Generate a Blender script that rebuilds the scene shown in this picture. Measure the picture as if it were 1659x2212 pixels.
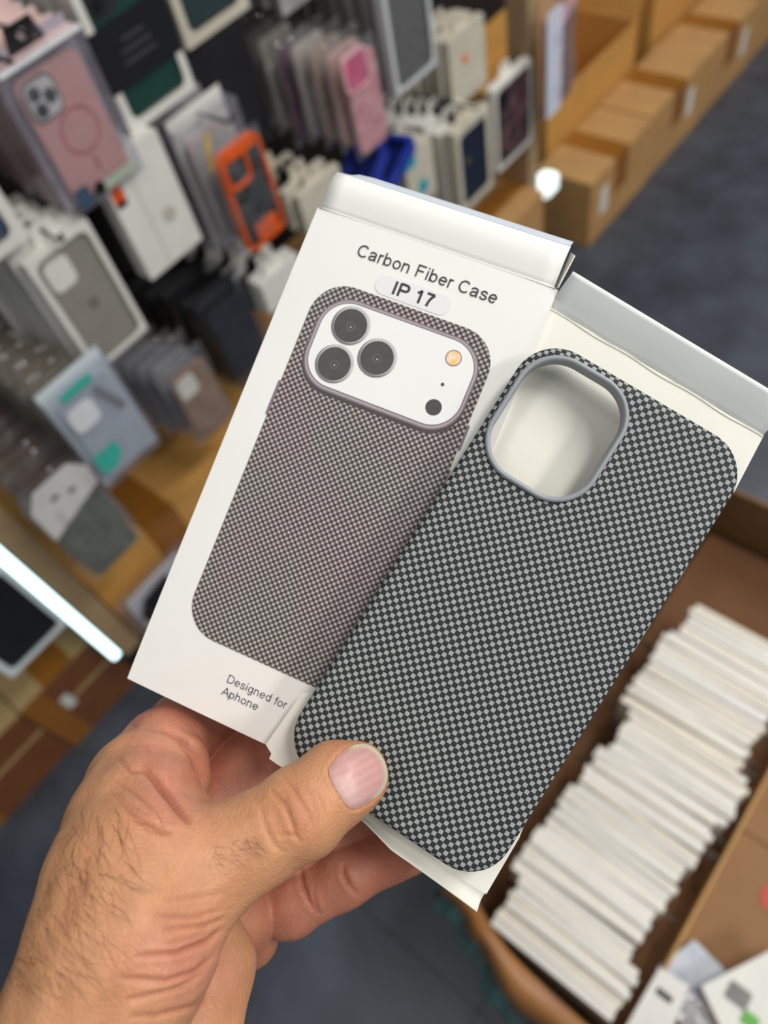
import bpy, bmesh, math, random
import numpy as np
from mathutils import Vector, Matrix
from mathutils.geometry import tessellate_polygon
from mathutils.bvhtree import BVHTree

for o in list(bpy.data.objects):
    bpy.data.objects.remove(o, do_unlink=True)
SC = bpy.context.scene
COL = SC.collection
random.seed(7)
RNG = np.random.default_rng(11)

# ---------------------------------------------------------------- camera
# World: x runs along the aisle, y into the display wall, z up, metres; eye height 1.5 m.
F_PX, CX, CY, EYE = 1662.0, 829.5, 1106.0, 1.5
def solve_camera():
    n = np.array([1160 - CX, 2200 - CY, F_PX]); n /= np.linalg.norm(n)     # straight down
    x0, y0, s = 1268.0, 535.0, -1.13                                       # foot of the cartons: aisle direction
    t = -((x0 - CX) * n[0] + (y0 - CY) * n[1] + F_PX * n[2]) / (n[0] + s * n[1])
    a = np.array([x0 + t - CX, y0 + s * t - CY, F_PX]); a /= np.linalg.norm(a)
    up = -n
    return np.array([a, np.cross(up, a), up])
RW = solve_camera()
EYE_P = np.array([0.0, 0.0, EYE])
cam_data = bpy.data.cameras.new('camera')
cam = bpy.data.objects.new('camera', cam_data); COL.objects.link(cam)
cam_data.sensor_fit = 'VERTICAL'; cam_data.sensor_height = 36.0
cam_data.lens = F_PX / 2212.0 * 36.0
cam_data.clip_start = 0.02; cam_data.clip_end = 60
m = Matrix.Identity(4)
for i in range(3):
    m[i][0] = RW[i, 0]; m[i][1] = -RW[i, 1]; m[i][2] = -RW[i, 2]; m[i][3] = EYE_P[i]
cam.matrix_world = m
cam_data.dof.use_dof = True
cam_data.dof.focus_distance = 0.232
cam_data.dof.aperture_fstop = 7.6
SC.camera = cam

def ray(px, py):
    return RW @ np.array([px - CX, py - CY, F_PX])
def at(px, py, d):                      # a point d metres in front of the eye
    return EYE_P + ray(px, py) / F_PX * d
def on_y(px, py, y):                    # a point on the upright plane y
    v = ray(px, py); return EYE_P + v * (y / v[1])
def on_z(px, py, z):                    # a point on the level plane z
    v = ray(px, py); return EYE_P + v * ((z - EYE) / v[2])

# ---------------------------------------------------------------- world and lights
W = bpy.data.worlds.new('world'); SC.world = W; W.use_nodes = True
W.node_tree.nodes['Background'].inputs[0].default_value = (0.86, 0.93, 1.0, 1)
W.node_tree.nodes['Background'].inputs[1].default_value = 0.27
def area(name, loc, sx, sy, power, col=(1, 0.97, 0.93)):
    l = bpy.data.lights.new(name, 'AREA'); l.shape = 'RECTANGLE'; l.size = sx; l.size_y = sy
    l.energy = power; l.color = col
    o = bpy.data.objects.new(name, l); COL.objects.link(o); o.location = loc
    return o
area('overhead_light', (0.95, -0.75, 2.9), 1.2, 0.3, 28)
area('overhead_light', (-0.55, 0.2, 2.9), 1.2, 0.3, 6)
area('overhead_light', (2.6, -0.2, 2.9), 1.2, 0.3, 34)
area('overhead_light', (0.7, -2.3, 2.9), 1.2, 0.3, 47)  # unseen lamp added out in the aisle to brighten upright faces
SC.view_settings.view_transform = 'Standard'
SC.view_settings.look = 'None'
SC.view_settings.gamma = 1.0
SC.view_settings.use_curve_mapping = False
SC.view_settings.exposure = -0.01

# ---------------------------------------------------------------- materials
def srgb(r, g, b):
    f = lambda c: (c / 255 / 12.92) if c / 255 <= 0.04045 else ((c / 255 + 0.055) / 1.055) ** 2.4
    return (f(r), f(g), f(b))
MATS = {}
def mat(name, col=(0.8, 0.8, 0.8), rough=0.5, var=0.08, scale=30.0, metal=0.0, bump=0.0, bscale=200.0,
        emit=0.0, coat=0.0, stretch=(1, 1, 1), col2=None, spec=0.5):
    if name in MATS: return MATS[name]
    m = bpy.data.materials.new(name); m.use_nodes = True; MATS[name] = m
    nt = m.node_tree; b = nt.nodes['Principled BSDF']
    b.inputs['Roughness'].default_value = rough; b.inputs['Metallic'].default_value = metal
    b.inputs['Specular IOR Level'].default_value = spec
    b.inputs['Coat Weight'].default_value = coat
    tc = nt.nodes.new('ShaderNodeTexCoord'); mp = nt.nodes.new('ShaderNodeMapping')
    mp.inputs['Scale'].default_value = stretch
    nt.links.new(tc.outputs['Object'], mp.inputs[0])
    nz = nt.nodes.new('ShaderNodeTexNoise'); nz.inputs['Scale'].default_value = scale; nz.inputs['Detail'].default_value = 4
    nt.links.new(mp.outputs[0], nz.inputs['Vector'])
    rp = nt.nodes.new('ShaderNodeValToRGB')
    c2 = col2 if col2 else tuple(min(1, c * (1 + var)) for c in col)
    c1 = col if col2 else tuple(c * (1 - var) for c in col)
    rp.color_ramp.elements[0].position = 0.35; rp.color_ramp.elements[1].position = 0.65
    rp.color_ramp.elements[0].color = (*c1, 1); rp.color_ramp.elements[1].color = (*c2, 1)
    nt.links.new(nz.outputs['Fac'], rp.inputs[0]); nt.links.new(rp.outputs[0], b.inputs['Base Color'])
    if emit:
        b.inputs['Emission Strength'].default_value = emit
        nt.links.new(rp.outputs[0], b.inputs['Emission Color'])
    if bump:
        n2 = nt.nodes.new('ShaderNodeTexNoise'); n2.inputs['Scale'].default_value = bscale; n2.inputs['Detail'].default_value = 3
        nt.links.new(mp.outputs[0], n2.inputs['Vector'])
        bp = nt.nodes.new('ShaderNodeBump'); bp.inputs['Strength'].default_value = bump; bp.inputs['Distance'].default_value = 0.002
        nt.links.new(n2.outputs['Fac'], bp.inputs['Height']); nt.links.new(bp.outputs[0], b.inputs['Normal'])
    return m
def clear(name, tint=(0.95, 0.96, 0.97), body=0.12, rough=0.12, milk=(0.8, 0.82, 0.85), bump=0.0):
    """thin clear plastic: see-through, with reflections and a little milkiness"""
    if name in MATS: return MATS[name]
    m = bpy.data.materials.new(name); m.use_nodes = True; MATS[name] = m
    nt = m.node_tree; nt.nodes.clear(); N = nt.nodes.new; L = nt.links.new
    out = N('ShaderNodeOutputMaterial'); tr = N('ShaderNodeBsdfTransparent'); tr.inputs[0].default_value = (*tint, 1)
    gl = N('ShaderNodeBsdfGlossy'); gl.inputs['Roughness'].default_value = rough
    df = N('ShaderNodeBsdfDiffuse'); df.inputs[0].default_value = (*milk, 1)
    fr = N('ShaderNodeLayerWeight'); fr.inputs[0].default_value = 0.12
    tc = N('ShaderNodeTexCoord'); nz = N('ShaderNodeTexNoise'); nz.inputs['Scale'].default_value = 45
    L(tc.outputs['Object'], nz.inputs['Vector'])
    if bump:
        bp = N('ShaderNodeBump'); bp.inputs['Strength'].default_value = bump; bp.inputs['Distance'].default_value = 0.006
        L(nz.outputs['Fac'], bp.inputs['Height'])
        for s in (gl, df, fr): L(bp.outputs[0], s.inputs['Normal'])
    mm = N('ShaderNodeMath'); mm.operation = 'MULTIPLY'; mm.inputs[1].default_value = body * 2; L(nz.outputs['Fac'], mm.inputs[0])
    m1 = N('ShaderNodeMixShader'); L(mm.outputs[0], m1.inputs[0]); L(tr.outputs[0], m1.inputs[1]); L(df.outputs[0], m1.inputs[2])
    m2 = N('ShaderNodeMixShader'); fm = N('ShaderNodeMath'); fm.operation = 'MULTIPLY_ADD'; fm.inputs[1].default_value = .75; fm.inputs[2].default_value = .035; L(fr.outputs['Facing'], fm.inputs[0]); L(fm.outputs[0], m2.inputs[0]); L(m1.outputs[0], m2.inputs[1]); L(gl.outputs[0], m2.inputs[2])
    L(m2.outputs[0], out.inputs[0])
    return m
def checker(name, cell, light, dark, rough=0.55, tone=None):
    """woven two-tone checks, cell metres wide, in the object's own x and y"""
    m = bpy.data.materials.new(name); m.use_nodes = True; nt = m.node_tree; N = nt.nodes.new; L = nt.links.new
    b = nt.nodes['Principled BSDF']; b.inputs['Roughness'].default_value = rough; b.inputs['Specular IOR Level'].default_value = 0.22
    tc = N('ShaderNodeTexCoord'); sp = N('ShaderNodeSeparateXYZ'); L(tc.outputs['Object'], sp.inputs[0])
    def math_(op, a, c=None):
        n = N('ShaderNodeMath'); n.operation = op
        for i, v in enumerate((a, c)):
            if v is None: continue
            if isinstance(v, (int, float)): n.inputs[i].default_value = v
            else: L(v, n.inputs[i])
        return n.outputs[0]
    u = math_('DIVIDE', sp.outputs[0], cell); v = math_('DIVIDE', sp.outputs[1], cell)
    fu, fv = math_('FLOOR', u), math_('FLOOR', v)
    par = math_('ABSOLUTE', math_('MODULO', math_('ADD', fu, fv), 2.0))
    par = math_('GREATER_THAN', par, 0.5)
    ru, rv = math_('SUBTRACT', u, fu), math_('SUBTRACT', v, fv)
    inu = math_('LESS_THAN', math_('ABSOLUTE', math_('SUBTRACT', ru, 0.5)), 0.44)
    inv = math_('LESS_THAN', math_('ABSOLUTE', math_('SUBTRACT', rv, 0.5)), 0.44)
    fac = math_('MULTIPLY', math_('MULTIPLY', inu, inv), par)
    nz = N('ShaderNodeTexNoise'); nz.inputs['Scale'].default_value = 900; L(tc.outputs['Object'], nz.inputs['Vector'])
    sm = N('ShaderNodeTexNoise'); sm.inputs['Scale'].default_value = 26; L(tc.outputs['Object'], sm.inputs['Vector'])
    vr = math_('ADD', math_('MULTIPLY', nz.outputs['Fac'], 0.18), 0.91)
    mx = N('ShaderNodeMix'); mx.data_type = 'RGBA'; L(fac, mx.inputs[0])
    mx.inputs[6].default_value = (*dark, 1); mx.inputs[7].default_value = (*light, 1)
    colout = mx.outputs[2]
    if tone:
        t = N('ShaderNodeMix'); t.data_type = 'RGBA'; t.blend_type = 'MULTIPLY'; t.inputs[0].default_value = 1
        rp = N('ShaderNodeValToRGB'); L(sm.outputs['Fac'], rp.inputs[0])
        rp.color_ramp.elements[0].position = .4; rp.color_ramp.elements[1].position = .6
        rp.color_ramp.elements[0].color = (*tone[0], 1); rp.color_ramp.elements[1].color = (*tone[1], 1)
        L(colout, t.inputs[6]); L(rp.outputs[0], t.inputs[7]); colout = t.outputs[2]
    g = N('ShaderNodeMix'); g.data_type = 'RGBA'; g.blend_type = 'MULTIPLY'; g.inputs[0].default_value = 1
    L(colout, g.inputs[6]); cmb = N('ShaderNodeCombineColor')
    for i in range(3): L(vr, cmb.inputs[i])
    L(cmb.outputs[0], g.inputs[7]); L(g.outputs[2], b.inputs['Base Color'])
    bp = N('ShaderNodeBump'); bp.inputs['Strength'].default_value = 0.12; bp.inputs['Distance'].default_value = 0.0002
    L(fac, bp.inputs['Height']); L(bp.outputs[0], b.inputs['Normal'])
    return m

# ---------------------------------------------------------------- mesh helpers
class MB:
    def __init__(s): s.v = []; s.f = []
    def add(s, vs, fs):
        o = len(s.v); s.v += [tuple(map(float, p)) for p in vs]; s.f += [tuple(i + o for i in f) for f in fs]; return s
    def box(s, x0, x1, y0, y1, z0, z1):
        return s.add([(x0,y0,z0),(x1,y0,z0),(x1,y1,z0),(x0,y1,z0),(x0,y0,z1),(x1,y0,z1),(x1,y1,z1),(x0,y1,z1)],
                     [(0,3,2,1),(4,5,6,7),(0,1,5,4),(1,2,6,5),(2,3,7,6),(3,0,4,7)])
    def prism(s, outer, holes, lo, hi, axes='xz'):
        """flat outline with holes, given thickness; axes 'xz' -> thickness along y, 'xy' -> along z"""
        loops = [outer] + list(holes)
        flat = [p for l in loops for p in l]
        tris = tessellate_polygon([[Vector((p[0], p[1], 0)) for p in l] for l in loops])
        P = (lambda p, t: (p[0], t, p[1])) if axes == 'xz' else (lambda p, t: (p[0], p[1], t))
        n = len(flat)
        vs = [P(p, lo) for p in flat] + [P(p, hi) for p in flat]
        fs = []
        for t in tris:
            a, b, c = t
            ar = (flat[b][0]-flat[a][0])*(flat[c][1]-flat[a][1]) - (flat[b][1]-flat[a][1])*(flat[c][0]-flat[a][0])
            if ar < 0: a, c = c, a
            if axes == 'xz': fs += [(a, b, c), (c+n, b+n, a+n)]
            else: fs += [(c, b, a), (a+n, b+n, c+n)]
        k = 0
        for l in loops:
            for i in range(len(l)):
                a, b = k + i, k + (i + 1) % len(l); fs.append((a, b, b + n, a + n))
            k += len(l)
        return s.add(vs, fs)
    def tube(s, pts, r, n=6, taper=None):
        pts = [np.array(p, float) for p in pts]; vs = []; fs = []
        for i, p in enumerate(pts):
            t = pts[min(i+1, len(pts)-1)] - pts[max(i-1, 0)]; t /= (np.linalg.norm(t) + 1e-12)
            a = np.cross(t, (0.31, 0.2, 0.93)); a /= (np.linalg.norm(a) + 1e-12); b = np.cross(t, a)
            rr = r if taper is None else r * (1 + (taper - 1) * i / (len(pts) - 1))
            for k in range(n):
                an = 2 * math.pi * k / n; vs.append(p + rr * (math.cos(an) * a + math.sin(an) * b))
        for i in range(len(pts) - 1):
            for k in range(n):
                k2 = (k + 1) % n; fs.append((i*n+k, i*n+k2, (i+1)*n+k2, (i+1)*n+k))
        fs.append(tuple(range(n))[::-1]); fs.append(tuple((len(pts)-1)*n + k for k in range(n)))
        return s.add(vs, fs)
    def grid(s, fn, nu, nv):
        vs = [fn(i / nu, j / nv) for j in range(nv + 1) for i in range(nu + 1)]
        fs = [(j*(nu+1)+i, j*(nu+1)+i+1, (j+1)*(nu+1)+i+1, (j+1)*(nu+1)+i) for j in range(nv) for i in range(nu)]
        return s.add(vs, fs)
    def mesh(s, name, smooth=False, fix=True):
        me = bpy.data.meshes.new(name); me.from_pydata(s.v, [], s.f); me.update()
        if fix:
            bm = bmesh.new(); bm.from_mesh(me); bmesh.ops.recalc_face_normals(bm, faces=bm.faces); bm.to_mesh(me); bm.free()
        if smooth:
            for p in me.polygons: p.use_smooth = True
        return me
def rrect(cx, cy, w, h, r, n=6):
    r = min(r, w / 2 - 1e-6, h / 2 - 1e-6); out = []
    for qx, qy, a0 in ((1, 1, 0), (-1, 1, 90), (-1, -1, 180), (1, -1, 270)):
        for k in range(n + 1):
            a = math.radians(a0 + 90 * k / n)
            out.append((cx + qx * (w / 2 - r) + r * math.cos(a), cy + qy * (h / 2 - r) + r * math.sin(a)))
    return out
def circ(cx, cy, r, n=20):
    return [(cx + r * math.cos(2*math.pi*k/n), cy + r * math.sin(2*math.pi*k/n)) for k in range(n)]
def rect(x0, x1, z0, z1): return [(x0, z0), (x1, z0), (x1, z1), (x0, z1)]
def obj(name, mb, material, parent=None, loc=None, smooth=False, rot=None, fix=True):
    me = mb.mesh(name, smooth, fix) if isinstance(mb, MB) else mb
    o = bpy.data.objects.new(name, me); COL.objects.link(o)
    if material and not me.materials: me.materials.append(material)
    if parent: o.parent = parent
    if loc is not None: o.location = loc
    if rot is not None: o.rotation_euler = rot
    return o
def tag(o, label, cat, group=None, kind=None):
    if label: o['label'] = label
    if cat: o['category'] = cat
    if group: o['group'] = group
    if kind: o['kind'] = kind
    return o
def thing(name, label, cat, loc=(0, 0, 0), rot=(0, 0, 0), group=None):
    o = bpy.data.objects.new(name, None); COL.objects.link(o); o.empty_display_size = 0.02
    o.location = loc; o.rotation_euler = rot
    return tag(o, label, cat, group)
def dup(root, loc=None, rot=None, label=None, group=None):
    r = root.copy(); COL.objects.link(r)
    if loc is not None: r.location = loc
    if rot is not None: r.rotation_euler = rot
    if label: r['label'] = label
    if group: r['group'] = group
    for ch in list(root.children):
        c = ch.copy(); COL.objects.link(c); c.parent = r
        for g in list(ch.children):
            d = g.copy(); COL.objects.link(d); d.parent = c
    return r
def struct(o): o['kind'] = 'structure'; return o
def ell(cx, cy, rx, ry, a0, a1, n=18):
    return [(cx + rx * math.cos(math.radians(a0 + (a1 - a0) * k / n)), cy + ry * math.sin(math.radians(a0 + (a1 - a0) * k / n))) for k in range(n + 1)]
def curve_pts(p, n=5):
    p = [np.array(q, float) for q in p]; out = []
    for i in range(len(p) - 1):
        a, b, c, d = p[max(i-1, 0)], p[i], p[i+1], p[min(i+2, len(p)-1)]
        for k in range(n):
            t = k / n; out.append(.5 * (2*b + (c-a)*t + (2*a-5*b+4*c-d)*t*t + (3*b-a-3*c+d)*t**3))
    return out + [p[-1]]
BOWL_R, BOWL_L = ell(.385, .3625, .25, .302, 0, 360), ell(.375, .3625, .25, .302, 0, 360)
GLYPH = {   # width, straight strokes, curved strokes (cap height 1)
 'C': (1.01, [], [ell(.52, .5, .40, .44, 42, 318)]),
 'a': (.776, [], [[(.12,.5),(.17,.61),(.30,.665),(.45,.655),(.56,.60),(.59,.5),(.59,.15),(.62,.0)], [(.59,.42),(.42,.375),(.22,.34),(.12,.25),(.11,.17),(.16,.09),(.28,.05),(.42,.08),(.54,.17),(.59,.27)]]),
 'r': (.465, [[(.13,0),(.13,.725)]], [[(.13,.45),(.17,.58),(.26,.665),(.42,.655)]]),
 'b': (.776, [[(.13,0),(.13,1)]], [BOWL_R]), 'd': (.776, [[(.63,0),(.63,1)]], [BOWL_L]),
 'o': (.776, [], [ell(.388, .3625, .27, .302, 0, 360)]),
 'n': (.776, [[(.13,0),(.13,.725)]], [[(.13,.45),(.18,.58),(.30,.665),(.44,.665),(.56,.6),(.60,.48),(.60,.2),(.60,0)]]),
 'h': (.776, [[(.13,0),(.13,1)]], [[(.13,.45),(.18,.58),(.30,.665),(.44,.665),(.56,.6),(.60,.48),(.60,.2),(.60,0)]]),
 'F': (.853, [[(.16,0),(.16,1)], [(.16,.94),(.78,.94)], [(.16,.52),(.68,.52)]], []),
 'i': (.31, [[(.155,0),(.155,.725)], [(.155,.87),(.155,1)]], []),
 'e': (.776, [[(.12,.37),(.655,.37)]], [ell(.388, .3625, .27, .302, 0, 322)]),
 's': (.698, [], [[(.57,.52),(.51,.63),(.36,.67),(.2,.63),(.13,.53),(.19,.43),(.36,.375),(.53,.31),(.59,.2),(.53,.1),(.36,.05),(.18,.09),(.1,.21)]]),
 'D': (1.01, [[(.16,0),(.16,1)], [(.16,.94),(.48,.94)], [(.16,.06),(.48,.06)]], [[(.46,.94),(.62,.92),(.78,.82),(.86,.66),(.88,.5),(.86,.34),(.78,.18),(.62,.08),(.46,.06)]]),
 'g': (.776, [[(.63,.725),(.63,.0)]], [BOWL_L, [(.63,.06),(.62,-.08),(.56,-.18),(.44,-.225),(.28,-.21),(.16,-.12)]]),
 'f': (.388, [[(.04,.67),(.40,.67)]], [[(.2,0),(.2,.5),(.2,.82),(.26,.93),(.42,.95)]]),
 'A': (.93, [[(.04,0),(.465,1)], [(.465,1),(.89,0)], [(.2,.35),(.73,.35)]], []),
 'p': (.776, [[(.13,-.27),(.13,.725)]], [BOWL_R]),
 'I': (.42, [[(.21,0),(.21,1)]], []),
 'P': (.93, [[(.16,0),(.16,1)], [(.16,.94),(.5,.94)], [(.16,.47),(.5,.47)]], [[(.48,.94),(.66,.92),(.78,.82),(.79,.70),(.77,.58),(.66,.49),(.48,.47)]]),
 '1': (.776, [[(.45,.98),(.45,0)]], [[(.17,.72),(.33,.81),(.45,.98)]]),
 '7': (.776, [[(.08,.93),(.68,.93)]], [[(.67,.93),(.5,.68),(.38,.4),(.32,0)]]),
 ' ': (.39, [], []),
}
def text_mesh(s, width, stroke=.115):
    """plain sans lettering as flat ribbons, scaled to width; baseline start at the origin"""
    mb = MB(); x = 0.0
    for ch in s:
        w, st, cu = GLYPH[ch]
        for line in [(l, False) for l in st] + [(l, True) for l in cu]:
            p = curve_pts(line[0], 4) if line[1] and len(line[0]) < 15 else [np.array(q, float) for q in line[0]]
            closed = len(p) > 4 and np.linalg.norm(p[0] - p[-1]) < 1e-6
            vs = []
            for i in range(len(p)):
                a = p[i-1] if i else (p[-2] if closed else p[0]); b = p[i+1] if i < len(p)-1 else (p[1] if closed else p[-1])
                t = (b - a) / (np.linalg.norm(b - a) + 1e-9); nrm = np.array([-t[1], t[0]]) * stroke / 2
                vs += [(x + p[i][0] + nrm[0], p[i][1] + nrm[1], 0), (x + p[i][0] - nrm[0], p[i][1] - nrm[1], 0)]
            mb.add(vs, [(2*i, 2*i+1, 2*i+3, 2*i+2) for i in range(len(p)-1)])
        x += w
    co = np.array(mb.v); k = width / (co[:, 0].max() - co[:, 0].min()); x0 = co[:, 0].min()
    mb.v = [((a - x0) * k, b * k, 0) for a, b, c in mb.v]
    mb.f = [tuple(f) for f in mb.f]
    me = mb.mesh('lettering', fix=False)
    bm = bmesh.new(); bm.from_mesh(me)
    for f in bm.faces:
        f.normal_update()
        if f.normal.z < 0: f.normal_flip()
    bm.to_mesh(me); bm.free()
    return me
# ================================================================ the shop
white_card = mat('box_white', srgb(226, 224, 216), .5, .04, 20)
cream_card = mat('box_cream', srgb(205, 198, 180), .55, .06, 25)
grey_card = mat('box_grey', srgb(120, 118, 116), .5, .08, 25)
dark_card = mat('box_charcoal', srgb(38, 38, 42), .5, .15, 25)
black_pl = mat('black_plastic', srgb(18, 18, 21), .35, .2, 30)
kraft = mat('kraft_board', srgb(188, 144, 90), .75, .07, 12, bump=.1, bscale=90)
kraft_d = mat('kraft_board_brown', srgb(120, 88, 54), .75, .1, 12, bump=.1, bscale=90)
tape = mat('brown_packing_tape', srgb(150, 96, 36), .22, .06, 20)
tape_d = mat('dark_packing_tape', srgb(122, 74, 42), .2, .08, 20)
wood = mat('light_wood', srgb(172, 144, 108), .5, .12, 9, stretch=(1, 1, .06), bump=.05)
panel_d = mat('dark_brown_panel', srgb(26, 20, 17), .7, .2, 6)
steel = mat('hook_steel', srgb(120, 120, 122), .3, .05, 60, metal=.8)
film = clear('clear_film', tint=(.98,.98,.98), body=.06, rough=.06, bump=.7)
shellp = clear('clear_box_plastic', tint=(.98, .98, 1.0), body=.05, rough=.08, milk=(.7, .7, .78))
smoke = clear('smoky_plastic', tint=(.88, .86, .83), body=.12, rough=.1, milk=(.62, .6, .56), bump=.7)
lens_b = mat('lens_black', srgb(14, 14, 17), .15, .1, 80)

# ---- floor of dark square tiles
floor = struct(obj('floor', MB().box(-1.9, 4.3, -1.7, 1.6, -.02, -.0022), mat('dark_grout', srgb(50, 53, 58), .8, .1, 20)))
tile_m = mat('slate_tile', srgb(56, 60, 67), .34, .14, 7, bump=.04, bscale=14, col2=srgb(76, 82, 92))
tmesh = MB().prism(rrect(0, 0, .5985, .5985, .002, 2), [], -.004, 0, 'xy').mesh('tile'); tmesh.materials.append(tile_m)
for i in range(-3, 7):
    for j in range(-3, 3):
        obj('tile', tmesh, None, floor, (i * .6 + .25, j * .6 + .38, 0))
wall = struct(obj('wall_back', MB().box(-1.9, 4.3, 1.34, 1.4, 0, 2.3), panel_d))
# ---- display posts with light strips
led = mat('led_strip_light', (0.62, 0.9, 1.0), .4, .02, 20, emit=3.2)
def post(label, x, y, zb, strip_dx, strip_dy=.012, sw=.012):
    t = thing('display_post', label, 'post', (x, y, zb))
    obj('post_board', MB().box(-.019, .019, 0, .05, 0, 1.6), wood, t)
    obj('light_strip', MB().prism(rrect(0, 0, sw, .012, .004, 3), [], 0.012, 1.5, 'xy'), led, t, (strip_dx, strip_dy, 0))
    return t
post('light wooden display post with a lit strip, left of the glittery case bag', .03, .93, .2, -.032, .012, .018)
post('light wooden display post beside the shiny rainbow bag, near the far cartons', 1.405, .9, .27, .03, .045, .012)
plinth = struct(obj('trim_1', MB().box(-1.2, 1.43, 1.03, 1.33, 0, .17), dark_card))

def box_at(name, label, x0, x1, y0, y1, z0, z1, m, cat='box', group=None):
    t = tag(obj(name, MB().box(x0, x1, y0, y1, z0, z1), m), label, cat, group); return t

# ---- cartons with flaps and tape
def carton(label, x0, x1, y0, y1, z0, z1, m=None, tp=None, tape_x=True, front_tape=True, label_at=None, group=None, rz=0):
    cx, cy = (x0 + x1) / 2, (y0 + y1) / 2; w, d, h = x1 - x0, y1 - y0, z1 - z0
    t = thing('carton', label, 'carton', (cx, cy, z0), (0, 0, rz), group)
    m = m or kraft; tp = tp or tape
    obj('body', MB().box(-w/2, w/2, -d/2, d/2, 0, h - .004), m, t)
    g = .0015
    if tape_x:   # seam runs across, flaps left and right of it
        obj('flap', MB().box(-w/2, -g, -d/2, d/2, h - .004, h), m, t); obj('flap', MB().box(g, w/2, -d/2, d/2, h - .004, h), m, t)
        obj('tape', MB().box(-.036, .036, -d/2 - .0006, d/2, h, h + .0005), tp, t)
        if front_tape: obj('tape', MB().box(-.036, .036, -d/2 - .0008, -d/2, h * .45, h + .0005), tp, t)
    else:
        obj('flap', MB().box(-w/2, w/2, -d/2, -g, h - .004, h), m, t); obj('flap', MB().box(-w/2, w/2, g, d/2, h - .004, h), m, t)
        obj('tape', MB().box(-w/2, w/2, -.028, .028, h, h + .0005), tp, t)
    if label_at is not None:
        obj('shipping_label', MB().box(label_at - .02, label_at + .02, -d/2 - .001, -d/2, h * .35, h * .75), white_card, t)
    return t
# far row, along the foot of the wall to the right
xs = [1.655, 1.985, 2.33, 2.68, 3.05, 3.45]
nm = ['nearest of the far carton row, its end facing the floor', 'second carton of the far row, tape across its top', 'third carton of the far row, loose seam on top',
      'fourth carton of the far row, orange mark on top', 'last carton of the far row, at the edge of view']
for i in range(5):
    c = carton('brown cardboard carton, ' + nm[i], xs[i], xs[i+1] - .002, .88 + .004 * i, 1.05, 0, .2 + (.004 if i == 1 else .008 if i == 3 else 0), kraft, tape, True, True, (-.09, .08, .1, None, None)[i])
    if i == 3: obj('orange_mark', MB().box(-.11, -.05, -.07, -.01, .2086, .2092), mat('orange_sticker', srgb(235, 110, 50), .5, .05, 40), c)
# second tier behind them: opened cartons
def open_carton(label, x0, x1, y0, y1, z0, z1, m, flap_tilt=.5):
    t = thing('open_carton', label, 'carton', ((x0+x1)/2, (y0+y1)/2, z0)); w, d, h = x1-x0, y1-y0, z1-z0; k = .004
    obj('wall', MB().box(-w/2, w/2, -d/2, -d/2 + k, 0, h), m, t); obj('wall', MB().box(-w/2, w/2, d/2 - k, d/2, 0, h), m, t)
    obj('wall', MB().box(-w/2, -w/2 + k, -d/2 + k, d/2 - k, 0, h), m, t); obj('wall', MB().box(w/2 - k, w/2, -d/2 + k, d/2 - k, 0, h), m, t)
    obj('bottom', MB().box(-w/2 + k, w/2 - k, -d/2 + k, d/2 - k, 0, k), m, t)
    f = obj('flap', MB().box(-w/2, w/2, 0, k, 0, d * .4), m, t, (0, d/2, h)); f.rotation_euler = (-flap_tilt, 0, 0)
    f = obj('flap', MB().box(0, k, -d/2, d/2, 0, d * .35), m, t, (w/2, 0, h)); f.rotation_euler = (0, .35, 0)
    return t
kraft_y = mat('kraft_board_golden', srgb(206, 152, 78), .75, .06, 12, bump=.1, bscale=90)
open_carton('opened golden brown carton with raised flap behind the far carton row', 1.72, 2.2, 1.058, 1.33, 0, .335, kraft_y, .1)
open_carton('opened carton standing further along behind the far carton row', 2.32, 2.85, 1.07, 1.33, 0, .35, kraft_y, .1)
carton('brown carton with plain top under the navy case boxes', 1.1, 1.385, .86, 1.02, .0, .36, kraft, tape, False, False)
# cartons between the posts
carton('golden carton on the plinth, shaded by the teal-marked pack', .055, .40, .96, 1.33, .172, .385, kraft_y, tape, True, True)
carton('brown carton on the plinth behind the printed box', .41, .78, .98, 1.33, .172, .36, kraft_y, tape, True, False)
carton('brown carton on the plinth under the blue packs', .79, 1.05, .98, 1.33, .172, .34, kraft, tape, True, False)
# cartons at the left end
carton('carton with shiny brown taped front on the floor left of the post', -.30, -.01, .995, 1.028, 0, .17, kraft, tape_d, False, False) if False else None
def striped_carton(label, x0, x1, y0, z1):
    t = carton(label, x0, x1, y0, 1.32, .0, z1, mat('pale_board', srgb(180, 152, 104), .7, .05, 12), tape, True, False)
    w = x1 - x0; d = 1.32 - y0
    obj('tape', MB().box(-w/2, w/2, -d/2 - .001, -d/2, z1 * .62, z1 - .002), tape_d, t)
    obj('tape', MB().box(-w/2, w/2, -d/2 - .001, -d/2, .0, z1 * .56), tape_d, t)
    obj('tape', MB().box(-w/2 , -w/2 + .05, -d/2 - .0016, -d/2 - .001, 0.0, z1), tape, t)
    obj('shipping_label', MB().box(-w/2 + .055, -w/2 + .075, -d/2 - .002, -d/2 - .0016, z1 * .5, z1 * .72), white_card, t)
    return t
striped_carton('carton with bands of shiny brown tape on the floor below the lit white box', -.19, .0, 1.01, .215)
striped_carton('carton with shiny brown tape at the left edge of the photo, low down', -.42, -.195, 1.015, .205)

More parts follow.
